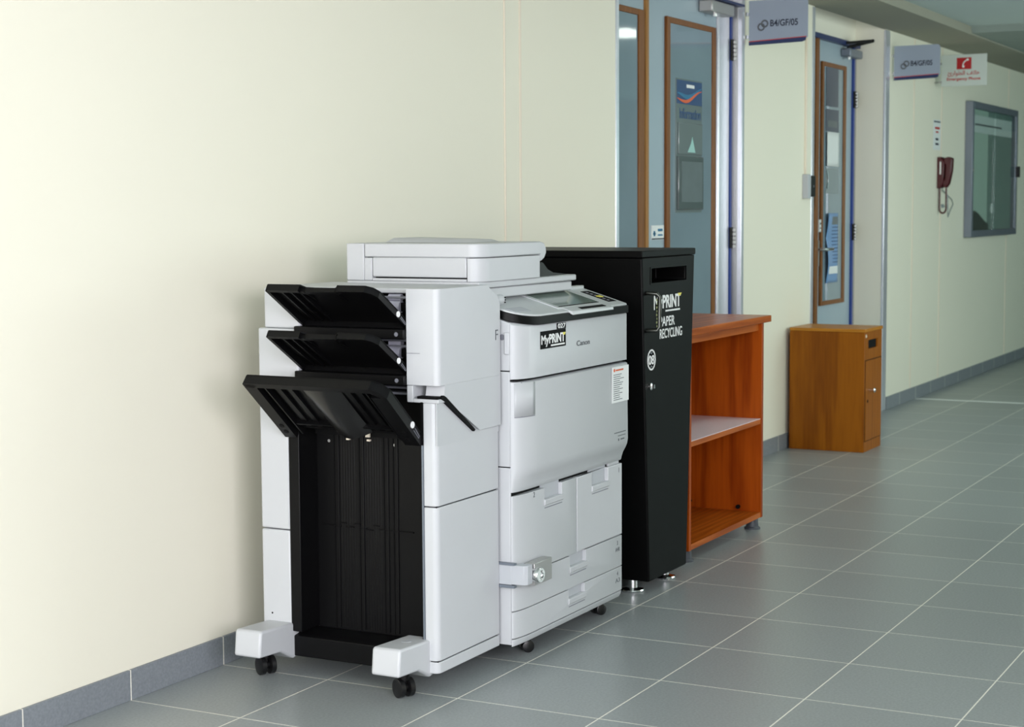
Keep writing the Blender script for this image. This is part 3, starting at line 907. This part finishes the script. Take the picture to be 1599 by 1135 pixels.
# glossy curved paper guide under the lowest tray
b = B(); rings = []
for j in range(15):
    s = L - 0.022 - (L - 0.05) * j / 14
    dd = 0.006 + 0.030 * math.sin(0.5 * math.pi * j / 14)
    rings.append([P(s, -0.415 - 0.0105 * i - 0.001 * j, dd * math.sin(math.pi * (0.08 + 0.84 * i / 12)) + 0.003) for i in range(13)])
b.loft(rings, caps=False, closed=False)
b.build('paper_guide', plain('glossy_black_guide', (26, 26, 26), 0.25, spec=0.4, var=0.05), fin)
for y in (y1, ):
    b = B(); c = P(0.075, y1, 0.010)
    b.cyl(c + Vector((0, 0.002, 0)), c - Vector((0, 0.002, 0)), 0.0095, n=18); b.build('white_button', M['whiteink'], fin)
b = B(); b.tube([P(0.060, y1 - 0.001, 0.018), P(0.024, y1 - 0.001, 0.020), P(0.024, y1 - 0.001, 0.014), P(0.058, y1 - 0.001, 0.010)], 0.0010, 6); b.build('embossed_line', M['grey'], fin)
b = B()
for s in (0.030, 0.060):
    for yy in (y0 - 0.020, y1 + 0.025):
        b = B(); b.cyl(P(s, yy, 0.0295), P(s, yy, 0.0312), 0.008, n=12)
        b.build('moulded_boss', M['gap'], fin)
# ---- stack compartment below the trays
B().box(0.0, 0.10, -0.293, -0.257, 0.13, 0.735).build('bay_side', M['black2'], fin, bevel=0.002)
sp = B()
sp.box(0.092, 0.10, -0.71, -0.293, 0.128, 0.735)
for y in (-0.356, -0.441, -0.524, -0.556):
    sp.box(0.088, 0.093, y - 0.014, y - 0.004, 0.135, 0.73)
for y in [-0.375 - 0.009 * k for k in range(6)] + [-0.455 - 0.009 * k for k in range(7)]:
    sp.box(0.0914, 0.093, y - 0.003, y, 0.135, 0.72)
sp.build('stack_panel', M['black2'], fin, bevel=0.001)
b = B()
for y in (-0.350, -0.436, -0.519, -0.551):
    b.box(0.0900, 0.0925, y - 0.004, y, 0.132, 0.728)
b.build('panel_groove', M['gap'], fin)
b = B()
zz = 0.432
segs = [(-0.31, -0.375, 0), (-0.375, -0.392, 0.010), (-0.392, -0.418, 0), (-0.418, -0.440, 0.010), (-0.440, -0.462, 0.0), (-0.462, -0.485, -0.004), (-0.485, -0.505, 0.010), (-0.505, -0.56, 0), (-0.56, -0.62, 0)]
for a, c, dz in segs:
    b.box(0.0868, 0.092, c, a, zz + dz, zz + dz + 0.0025)
b.build('panel_seam', M['gap'], fin)
for y in (-0.405, -0.475):
    b = B(); b.box(0.080, 0.092, y - 0.007, y + 0.007, 0.700, 0.718); b.box(0.084, 0.092, y - 0.005, y + 0.005, 0.688, 0.693)
    b.build('cream_clip', M['trim'], fin)
for y, z in ((-0.336, 0.681), (-0.560, 0.681)):
    b = B(); b.cyl((0.0905, y, z), (0.093, y, z), 0.0045, n=12); b.build('rivet', M['dullmetal'], fin)
b = B(); b.prism([(0.006, 0.056), (0.10, 0.050), (0.10, 0.128), (0.05, 0.128), (0.03, 0.120), (0.006, 0.116)], 'y', -0.705, -0.225)
b.build('kick_plate', M['black2'], fin, bevel=0.003)
B().box(-0.002, 0.004, -0.708, -0.703, 0.13, 0.70).build('edge_strip', M['alu'], fin)


def foot(ya, yb, label_z=0.0):
    prof = [(-0.166, 0.086), (-0.158, 0.155), (-0.153, 0.162), (0.035, 0.153), (0.035, 0.055), (0.002, 0.048), (-0.062, 0.081)]
    yc = (ya + yb) / 2
    b = B()
    b.loft([[(x, yc + (ya - yc) * k - (0.0), z) for x, z in prof] for k in (1.0, -1.0)])
    f = b.build('outrigger_foot', M['white'], fin, bevel=0.007, seg=3)
    return f


foot(-0.172, -0.262)
foot(-0.632, -0.722)
b = B()
b.cyl((-0.05, -0.677, 0.1572), (-0.05, -0.677, 0.1582), 0.014, n=20)
b.build('round_mark', M['white2'], fin)
castor(cp, -0.026, -0.182, 0.085, -62)
castor(cp, -0.052, -0.668, 0.085, -62)

# ---- main body
B().box(0.378, 1.132, -0.774, -0.08, 0.062, 1.0).build('inner_body', M['gap'], cp)
for z0, z1 in ((0.060, 0.590), (0.593, 0.874), (0.877, 1.040)):
    (B().box(0.375, 0.420, -0.781, -0.085, z0, z1) if z1 < 1 else B().prism([(-0.781, z0), (-0.781, 1.036 + 0.3 * 0.039 - 0.031), (-0.650, 1.036 + 0.3 * 0.17 - 0.031), (-0.650, 1.075), (-0.085, 1.075), (-0.085, z0)], 'x', 0.375, 0.420)).build('side_panel', M['white'], cp, bevel=0.0025)
B().box(1.05, 1.135, -0.79, -0.08, 0.06, 1.04).build('side_panel', M['white'], cp, bevel=0.003)
B().box(0.376, 1.134, -0.66, -0.078, 0.9, 1.086).build('body_cover', M['white'], cp, bevel=0.003)
b = B(); b.cyl((0.3742, -0.757, 0.975), (0.376, -0.757, 0.975), 0.009, n=16); b.build('side_screw', M['grey'], cp)
b = B(); b.box(0.368, 0.376, -0.783, -0.766, 0.925, 0.99); b.build('side_latch', M['white'], cp, bevel=0.003)


def outline(yf, yb=-0.783, xl=0.375, xr=1.135, rx=0.115, n=12, rr=0.006):
    pts = [(xl, yb + 0.001)]
    ry = (yb - yf)
    pts += [(xl + rx - rx * math.cos(math.radians(90 * i / n)), yb - ry * math.sin(math.radians(90 * i / n))) for i in range(n + 1)]
    pts += [(xr - rr, yf), (xr - rr * 0.3, yf + rr * 0.3), (xr, yf + rr), (xr, yb + 0.001)]
    return pts


def ztop(y):
    return 1.036 + 0.30 * (y + 0.82)


# upper cover, its top edge rising backwards with the panel
pl = outline(-0.820)
b = B()
b.loft([[(x, y, 0.852) for x, y in pl], [(x, y, ztop(y) - 0.034) for x, y in pl], [(x + (0.003 if x < 0.45 else 0), y + 0.004, ztop(y) - 0.029) for x, y in pl]])
b.build('front_cover', M['white'], cp, bevel=0.0)
# middle cover, rolling back at its lower edge
rings = []
for z, yf in ((0.843, -0.815), (0.840, -0.820), (0.70, -0.8215), (0.590, -0.8225), (0.574, -0.820), (0.560, -0.814), (0.545, -0.807), (0.530, -0.802), (0.520, -0.800), (0.517, -0.797)):
    rings.append([(x, y, z) for x, y in outline(yf, xr=1.140 if z > 0.55 else 1.136)])
b = B(); b.loft(rings)
b.build('front_cover', M['white'], cp)
b = B(); b.loft([[(x, y, z) for x, y in outline(-0.806)] for z in (0.846, 0.850)])
b.build('cover_gap', M['gap'], cp)
# small flap at the cover's left edge (outlined)
b = B()
fl = [p for p in outline(-0.8212) if 0.377 < p[0] < 0.47 and p[1] < -0.79]
b.loft([[(x, y - 0.0006, 0.742) for x, y in fl], [(x, y - 0.0006, 0.840) for x, y in fl]], caps=False, closed=False)
o = b.build('side_flap', M['white'], cp)
md = o.modifiers.new('thickness', 'SOLIDIFY'); md.thickness = 0.0006; md.offset = 1
b = B()
b.box(0.4005, 0.4025, -0.808, -0.79, 0.740, 0.842)
b.loft([[(x, y - 0.0012, 0.7385) for x, y in fl], [(x, y - 0.0012, 0.7410) for x, y in fl]], caps=False, closed=False)
b.build('flap_outline', M['grey'], cp)
# drawers
YD = -0.800
def drawer(x0, x1, z0, z1, pocket, rounded):
    b = B()
    if rounded: b.prism([p for p in outline(YD, xr=x1, rr=0.003)], 'z', z0, z1)
    else: b.box(x0, x1, YD, -0.782, z0, z1)
    d = b.build('paper_drawer', M['white'], cp, bevel=0.0025)
    px0, px1, pz0, pz1 = pocket
    cut(d, [(px0, px1, YD - 0.02, YD + 0.014, pz0, pz1)])
    # pocket lining and lower pull lip
    h = B().box(px0 - 0.002, px1 + 0.002, YD + 0.0125, YD + 0.0165, pz0 - 0.002, pz1 + 0.002)
    h.build('pocket_back', M['white2'], d)
    h = B().prism([(YD + 0.0005, pz0 - 0.020), (YD - 0.004, pz0 - 0.016), (YD - 0.005, pz0 - 0.001), (YD + 0.0005, pz0 + 0.001)], 'x', px0 - 0.004, px1 + 0.004)
    h.build('drawer_handle', M['white'], d, bevel=0.001)
    B().box(px0, px1, YD - 0.0006, YD + 0.001, pz0 - 0.027, pz0 - 0.0245).build('handle_line', M['grey'], d)
    return d


drawer(0.375, 0.786, 0.2675, 0.506, (0.562, 0.682, 0.470, 0.52), True)
drawer(0.792, 1.137, 0.2675, 0.506, (0.902, 1.026, 0.462, 0.52), False)
drawer(0.375, 1.137, 0.162, 0.264, (0.738, 0.855, 0.229, 0.27), True)
drawer(0.375, 1.137, 0.080, 0.159, (0.728, 0.845, 0.130, 0.165), True)
b = B(); b.loft([[(x, y, z) for x, y in outline(yf)] for z, yf in ((0.0765, -0.800), (0.066, -0.798), (0.056, -0.792))])
b.build('base_strip', M['white'], cp, bevel=0.001)
b = B().box(0.380, 1.130, -0.7822, -0.70, 0.0768, 0.515)
b.build('drawer_gap', plain('drawer_gap_grey', (110, 112, 114), 0.6), cp)
b = B().box(0.380, 1.130, -0.7826, -0.70, 0.505, 0.5172)
b.build('cover_gap', M['gap'], cp)
for n_, x, z in (('2', 0.486, 0.488), ('1', 1.110, 0.478)):
    text('tray_number', n_, M['inkgrey'], cp, 'front', (x, YD - 0.0003, z), None, 0.016)
for n_, z in (('3', 0.236), ('4', 0.133)):
    text('tray_number', n_, M['inkgrey'], cp, 'front', (1.095, YD - 0.0003, z), None, 0.014)
for s_, z in (('A4R', 0.214), ('A3', 0.110)):
    text('paper_size_mark', s_, M['inkgrey'], cp, 'front', (1.083, YD - 0.0003, z), 0.035, 0.014)
castor(cp, 0.545, -0.742, 0.065, 40, 0.019)
castor(cp, 1.085, -0.735, 0.065, 30, 0.019)
castor(cp, 0.545, -0.16, 0.065, 40, 0.019)
castor(cp, 1.085, -0.16, 0.065, 30, 0.019)

# lock bracket across the drawer corner
b = B()
b.box(0.361, 0.374, -0.79, -0.70, 0.245, 0.303)
b.loft([[(0.362, -0.788, z), (0.366, -0.829, z), (0.376, -0.838, z), (0.405, -0.838, z), (0.405, -0.806, z), (0.374, -0.788, z)] for z in (0.246, 0.304)])
lb = b.build('lock_bracket', M['white2'], cp, bevel=0.002)
b = B().box(0.418, 0.535, -0.838, -0.806, 0.236, 0.303)
b.build('lock_box', M['dullmetal'], lb, bevel=0.002)
b = B(); b.lathe((0.432, -0.828, 0.268), (-0.10, -1, 0), [(0, 0.024), (0.022, 0.024), (0.026, 0.021), (0.0262, 0.014), (0.022, 0.013)], 28)
b.build('cylinder_lock', M['chrome'], lb)
b = B(); b.box(0.359, 0.376, -0.80, -0.70, 0.304, 0.310); b.box(0.359, 0.376, -0.80, -0.70, 0.236, 0.2445)
b.build('bracket_edge', M['alu'], lb)

# ---- control panel (tilted)
pl = outline(-0.826, yb=-0.755, xl=0.379, xr=1.1365, rx=0.13)
back = -0.648
pl2 = [(0.379, back)] + pl[1:-1] + [(1.1365, back)]
b = B(); b.loft([[(x, y, ztop(y) - 0.028) for x, y in pl2], [(x, y, ztop(y) - 0.004) for x, y in pl2]])
panel = b.build('control_panel', M['black2'], cp, bevel=0.0015)
pin = [(x + (0.004 if x < 0.6 else (-0.003 if x > 1.1 else 0)), y + (0.005 if y < -0.70 else 0)) for x, y in pl2]
b = B(); b.loft([[(x, y, ztop(y) - 0.006) for x, y in pin], [(x, y, ztop(y) + 0.001) for x, y in pin]])
b.build('panel_top', M['bezel'], panel, bevel=0.002)


def tilt(b, x0, x1, y0, y1, d0, d1, skew=0.0):
    b.loft([[(x, y, ztop(y) + d) for x, y in ((x0, y0), (x1, y0), (x1, y1), (x0, y1))] for d in (d0, d1)])
    return b


tilt(B(), 0.662, 0.992, -0.800, -0.660, 0.0, 0.004).build('screen_bezel', M['bezel'], panel, bevel=0.0015)
b = B(); b.loft([[(0.690, -0.836, ztop(-0.836) - 0.008), (0.995, -0.836, ztop(-0.836) - 0.008), (0.992, -0.79, ztop(-0.79) - 0.004), (0.69, -0.79, ztop(-0.79) - 0.004)],
                 [(0.690, -0.834, ztop(-0.834) + 0.003), (0.995, -0.834, ztop(-0.834) + 0.003), (0.992, -0.79, ztop(-0.79) + 0.0038), (0.69, -0.79, ztop(-0.79) + 0.0038)]])
b.build('bezel_lip', M['bezel'], panel, bevel=0.003)
tilt(B(), 0.775, 0.955, -0.826, -0.812, 0.003, 0.0045).build('indicator_bar', M['gap'], panel)
tilt(B(), 0.684, 0.972, -0.790, -0.672, 0.004, 0.0048).build('touch_screen', M['screen'], panel)
tilt(B(), 0.684, 0.972, -0.7925, -0.7895, 0.004, 0.0052).build('screen_edge', M['gap'], panel)
tilt(B(), 1.050, 1.112, -0.792, -0.690, 0.0008, 0.002).build('key_strip', M['gap'], panel)
b = B()
for k in range(6): tilt(b, 1.066, 1.078, -0.783 + 0.015 * k, -0.776 + 0.015 * k, 0.002, 0.003)
b.build('key', M['grey'], panel)
tilt(B(), 1.066, 1.096, -0.752, -0.738, 0.002, 0.0034).build('key', M['yellow'], panel, props={'label': 'yellow key'})
tilt(B(), 0.40, 0.50, -0.790, -0.755, 0.001, 0.003).build('panel_rest', M['white2'], panel, bevel=0.001)
b = B(); b.box(0.379, 1.134, -0.664, -0.640, 1.05, 1.094); b.build('panel_ridge', M['bezel'], cp, bevel=0.003)
b = B(); b.lathe((0.362, -0.735, 1.083), (1, 0, 0), [(0, 0.012), (0.003, 0.016), (0.045, 0.016), (0.048, 0.010)], 20)
h = b.build('panel_hinge_cap', M['white'], cp)
b = B()
for k in range(3): b.box(0.404, 0.4085, -0.7525, -0.7495, 1.074 + 0.007 * k, 1.0775 + 0.007 * k)
b.build('vent_slot', M['gap'], h)

# ---- scanner and document feeder
B().box(0.345, 0.965, -0.700, -0.252, 1.086, 1.116).build('scanner', M['white'], cp, bevel=0.004)
B().box(0.330, 0.987, -0.706, -0.250, 1.1175, 1.1365).build('scanner_lid', M['white'], cp, bevel=0.004)


def adf_outline(xr, yb, xl=0.330, yf=-0.712, rx=0.06, ry=0.045, n=8):
    pts = [(xl, yb)]
    pts += [(xl + rx - rx * math.cos(math.radians(90 * i / n)), (yf + ry) - ry * math.sin(math.radians(90 * i / n))) for i in range(n + 1)]
    pts += [(xr, yf), (xr, yb)]
    return pts


fd = B()
o = adf_outline(0.722, -0.314)
fd.loft([[(x, y, z) for x, y in o] for z in (1.2075, 1.248)])
fd.box(0.330, 0.70, -0.664, -0.342, 1.1485, 1.2070)
feeder = fd.build('document_feeder', M['white'], cp, bevel=0.0035)
b = B(); b.box(0.330, 0.722, -0.312, -0.250, 1.137, 1.248); b.box(0.330, 0.722, -0.340, -0.3125, 1.137, 1.2055)
b.build('feeder_housing', M['white'], feeder, bevel=0.003)
b = B(); o = adf_outline(0.712, -0.667, rx=0.06, ry=0.044)
b.loft([[(x, y, z) for x, y in o] for z in (1.137, 1.2055)])
b.build('feeder_corner_block', M['white'], feeder, bevel=0.003)
B().box(0.330, 0.70, -0.664, -0.342, 1.137, 1.1445).build('feeder_sill', M['white'], feeder, bevel=0.001)
B().box(0.352, 0.70, -0.685, -0.256, 1.138, 1.236).build('feeder_gap', M['gap'], feeder)
prof = [(0.722, 1.248), (0.750, 1.243), (0.764, 1.228), (0.766, 1.212), (0.752, 1.196), (0.733, 1.188), (0.722, 1.186)]
b = B(); b.prism(prof, 'y', -0.708, -0.255); b.build('feeder_end_cap', M['white'], feeder, bevel=0.003)
b = B(); b.prism([(0.714, 1.1372), (0.99 - 0.02, 1.1372), (0.93, 1.141), (0.87, 1.146), (0.83, 1.158), (0.80, 1.178), (0.785, 1.182), (0.75, 1.160), (0.714, 1.150)], 'y', -0.68, -0.24)
b.build('document_exit_tray', M['black'], feeder)
b = B(); b.loft([[(0.47, -0.60, 1.2485), (0.66, -0.60, 1.2485), (0.66, -0.30, 1.2485), (0.47, -0.30, 1.2485)], [(0.49, -0.58, 1.256), (0.645, -0.58, 1.256), (0.645, -0.32, 1.262), (0.49, -0.32, 1.262)]])
b.build('feeder_input_tray', M['white'], feeder, bevel=0.002)

# ---- labels stuck on the machine
YF = -0.8205
lbl = B().box(0.497, 0.669, YF - 0.0008, YF, 0.932, 0.985).build('black_label', M['gap'], cp)
text('lettering', 'My', M['whiteink'], lbl, 'front', (0.502, YF - 0.0010, 0.937), 0.050, 0.036, bold=0.02)
text('lettering', 'PRINT', M['whiteink'], lbl, 'front', (0.554, YF - 0.0010, 0.946), 0.108, 0.028, bold=0.03)
B().box(0.566, 0.660, YF - 0.0014, YF - 0.0008, 0.937, 0.942).build('underline', M['whiteink'], lbl)
b = B(); b.prism([(0.646, 0.974), (0.667, 0.974), (0.660, 0.966), (0.652, 0.966)], 'y', YF - 0.0022, YF - 0.0008); b.build('yellow_arrow', M['yellow'], lbl)
lbl = B().box(0.608, 0.670, YF - 0.0008, YF, 0.9855, 1.0035).build('number_label', M['gap'], cp)
text('lettering', '027', M['whiteink'], lbl, 'front', (0.614, YF - 0.0010, 0.9875), 0.052, 0.0145, bold=0.015)
text('maker_name', 'Canon', M['inkgrey'], cp, 'front', (0.748, YF - 0.0002, 0.924), 0.094, 0.0165, bold=0.012)
YF2 = -0.8222
sh = B().box(1.008, 1.1385, YF2 - 0.0012, YF2 + 0.0005, 0.718, 0.835).build('instruction_sheet', M['paper'], cp)
b = B(); b.cyl((1.024, YF2 - 0.0010, 0.824), (1.024, YF2 - 0.0020, 0.824), 0.0055, n=14); b.box(1.035, 1.095, YF2 - 0.0018, YF2 - 0.001, 0.821, 0.826)
b.build('heading', M['orangeink'], sh)
b = B(); z = 0.808
while z > 0.726:
    b.box(1.018, 1.018 + 0.045 + 0.055 * random.random(), YF2 - 0.0018, YF2 - 0.001, z, z + 0.0022); z -= 0.0068
b.build('text_lines', M['inkgrey'], sh)
b = B(); b.box(1.026, 1.116, YF2 - 0.0008, YF2, 0.6165, 0.6195); b.box(1.055, 1.114, YF2 - 0.0008, YF2, 0.6055, 0.608)
b.box(1.056, 1.064, YF2 - 0.0008, YF2, 0.590, 0.598); b.box(1.075, 1.105, YF2 - 0.0008, YF2, 0.592, 0.5965)
b.build('model_plate_print', M['inkgrey'], cp)

# ================================================================ black paper recycling bin
rb = thing('recycling_bin', 'tall black metal paper recycling bin with slot and white lettering', 'recycling bin', (1.59, -0.43, 0))
YB = -0.780
b = B()
lo = [(1.415, -0.085), (1.415, YB), (1.762, YB), (1.762, -0.085)]
hi = [(1.349, -0.085), (1.349, YB), (1.833, YB), (1.833, -0.085)]
b.loft([[(x, y, 0.046) for x, y in lo], [(x, y, 1.1785) for x, y in hi]])
body = b.build('body', M['bin'], rb, bevel=0.006, seg=3)
cut(body, [(1.428, 1.748, YB - 0.03, YB + 0.12, 1.090, 1.141)])
b = B(); b.loft([[(x, y, z) for x, y in ((1.345, -0.080), (1.345, YB - 0.002), (1.837, YB - 0.002), (1.837, -0.080))] for z in (1.1795, 1.203)])
b.build('lid', M['bin'], rb, bevel=0.003)
b = B().box(1.420, 1.756, YB - 0.002, YB + 0.001, 1.141, 1.146); b.box(1.420, 1.756, YB - 0.002, YB + 0.001, 1.085, 1.090)
b.box(1.420, 1.428, YB - 0.002, YB + 0.001, 1.09, 1.141); b.box(1.748, 1.756, YB - 0.002, YB + 0.001, 1.09, 1.141)
b.build('slot_frame', M['bin'], rb)
b = B(); b.box(1.425, 1.75, YB + 0.006, YB + 0.11, 1.082, 1.088); b.build('slot_chute', M['gap'], rb)
b = B(); b.tube([(1.388, YB - 0.001, 1.058), (1.388, YB - 0.040, 1.056), (1.394, YB - 0.046, 1.045), (1.394, YB - 0.046, 0.942), (1.388, YB - 0.040, 0.931), (1.388, YB - 0.001, 0.929)], 0.007, 12)
b.build('pull_handle', plain('dark_chrome', (84, 86, 82), 0.35, 1.0), rb)
YT = YB - 0.0003
text('lettering', 'My', M['whiteink'], rb, 'front', (1.452, YT, 0.980), 0.075, 0.066, bold=0.015)
text('lettering', 'PRINT', M['whiteink'], rb, 'front', (1.530, YT, 0.998), 0.166, 0.046, bold=0.03)
B().box(1.556, 1.690, YT - 0.0006, YT, 0.985, 0.991).build('underline', M['whiteink'], rb)
b = B(); b.prism([(1.668, 1.046), (1.704, 1.046), (1.692, 1.036), (1.680, 1.036)], 'y', YT - 0.0016, YT); b.build('yellow_arrow', M['yellow'], rb)
text('lettering', 'PAPER', M['whiteink'], rb, 'front', (1.505, YT, 0.935), 0.136, 0.034, bold=0.012)
text('lettering', 'RECYCLING', M['whiteink'], rb, 'front', (1.505, YT, 0.892), 0.205, 0.034, bold=0.012)
b = B()
for k in range(9):
    z = 1.03 - 0.013 * k
    b.box(1.472 + 0.004 * (k % 2), 1.490 + 0.006 * (k % 3), YT - 0.0008, YT, z - 0.004, z + 0.004)
b.build('olive_marks', plain('olive_green', (128, 132, 84), 0.5, var=0.2, scale=60), rb)  # column of small olive marks by the handle
b = B(); ring = []
cx, cz = 1.431, 0.825
b.loft([[(cx + r * math.cos(a), y, cz + r * 1.02 * math.sin(a)) for a in [2 * math.pi * k / 36 for k in range(36)]] for r, y in ((0.036, YT), (0.036, YT - 0.001), (0.030, YT - 0.001), (0.030, YT))])
b.build('badge_ring', M['whiteink'], rb)
text('badge_number', '08', M['whiteink'], rb, 'front', (1.406, YT, 0.808), 0.050, 0.033, bold=0.02)
b = B(); b.prism([(cx - 0.014, cz - 0.026), (cx + 0.014, cz - 0.026), (cx, cz - 0.018)], 'y', YT - 0.0006, YT); b.prism([(cx - 0.014, cz + 0.026), (cx + 0.014, cz + 0.026), (cx, cz + 0.018)], 'y', YT - 0.0006, YT)
b.build('badge_mark', M['inkgrey'], rb)
b = B(); b.lathe((1.424, YB, 0.733), (0, -1, 0), [(0, 0.013), (0.004, 0.013), (0.006, 0.010)], 20); b.box(1.4215, 1.4265, YB - 0.016, YB - 0.005, 0.727, 0.740)
b.build('key_lock', M['chrome'], rb)
for x, y in ((1.452, -0.700), (1.705, -0.715), (1.452, -0.15), (1.705, -0.15)):
    b = B(); b.lathe((x, y, 0), (0, 0, 1), [(0, 0.040), (0.006, 0.042), (0.010, 0.040), (0.014, 0.022), (0.015, 0.018), (0.047, 0.018)], 28)
    b.build('levelling_foot', M['chrome'], rb)

# ================================================================ open shelf unit
su = thing('shelf_unit', 'low open orange-brown wooden shelf unit beside the black bin', 'shelf', (2.4, -0.45, 0))
SA, SB, YFS, YBK = 1.985, 2.818, -0.700, -0.22
B().box(SA, SA + 0.022, YFS, YBK, 0.045, 0.868).build('side_panel', M['orange_wood'], su, bevel=0.0015)
B().box(SB - 0.022, SB, YFS, YBK, 0.045, 0.868).build('side_panel', M['orange_wood'], su, bevel=0.0015)
B().box(SA + 0.022, SB - 0.022, YBK - 0.012, YBK, 0.07, 0.868).build('back_panel', M['orange_wood'], su)
B().box(1.945, 2.862, -0.718, -0.205, 0.869, 0.897).build('top_board', M['orange_wood_x'], su, bevel=0.003)
sh = B().box(SA + 0.022, SB - 0.022, YFS + 0.004, YBK - 0.012, 0.443, 0.463).build('shelf', M['orange_wood_x'], su)
B().box(SA + 0.023, SB - 0.023, YFS + 0.005, YBK - 0.013, 0.4632, 0.4650).build('white_surface', M['shelfwhite'], sh)
B().box(SA + 0.022, SB - 0.022, YFS + 0.002, YBK - 0.012, 0.046, 0.068).build('base_board', M['orange_wood_x'], su)
B().box(SA + 0.022, SB - 0.022, YFS + 0.015, YFS + 0.035, 0.835, 0.868).build('top_rail', M['orange_wood_x'], su)
for x in (SA + 0.035, SB - 0.045):
    for y in (YFS + 0.03, YBK - 0.05):
        b = B(); b.lathe((x, y, 0), (0, 0, 1), [(0, 0.034), (0.006, 0.034), (0.012, 0.026), (0.0455, 0.024)], 20)
        b.build('foot', M['greyfoot'], su)
for y, z in ((-0.38, 0.095), (-0.60, 0.085)):
    b = B(); b.cyl((SB - 0.0225, y, z), (SB - 0.034, y, z), 0.009, n=12); b.build('cam_fitting', M['gap'], su)

# ================================================================ wooden collection box
cb = thing('collection_box', 'small brown wooden box with a slot and knobbed door below the second door', 'wooden box', (5.34, -0.24, 0))
BX0, BX1, BY0, BY1 = 5.170, 5.510, -0.450, -0.024
b = B(); b.box(BX0, BX1, BY0, BY1, 0.0, 0.662)
o = b.build('body', M['oak'], cb, bevel=0.002)
cut(o, [(5.244, 5.436, BY0 - 0.02, BY0 + 0.10, 0.567, 0.616)])
B().box(BX0 - 0.002, BX1 + 0.006, BY0 - 0.004, BY1, 0.6625, 0.680).build('top_board', M['oak_x'], cb, bevel=0.002)
B().box(BX0 + 0.014, BX1 - 0.008, BY0 - 0.0012, BY0 + 0.001, 0.058, 0.509).build('door_gap', M['gap'], cb)
dr = B().box(BX0 + 0.018, BX1 - 0.012, BY0 - 0.004, BY0 - 0.0012, 0.062, 0.505).build('door', M['oak'], cb, bevel=0.0015)
b = B(); b.lathe((5.278, BY0 - 0.004, 0.338), (0, -1, 0), [(0, 0.006), (0.012, 0.006), (0.016, 0.014), (0.024, 0.015), (0.030, 0.009)], 18)
b.build('knob', M['chrome'], dr)
b = B(); b.cyl((5.225, BY0 - 0.0036, 0.280), (5.225, BY0 - 0.0052, 0.280), 0.009, n=14); b.build('keyhole', M['gap'], dr)
B().box(5.2445, 5.4355, BY0 + 0.012, BY0 + 0.099, 0.5675, 0.6155).build('slot_dark_fill', M['gap'], cb)  # added black filler standing for the shade inside the slot
b = B(); b.cyl((5.20, BY0 - 0.0008, 0.640), (5.20, BY0 + 0.001, 0.640), 0.010, n=14); b.build('pale_chip', M['trim'], cb)
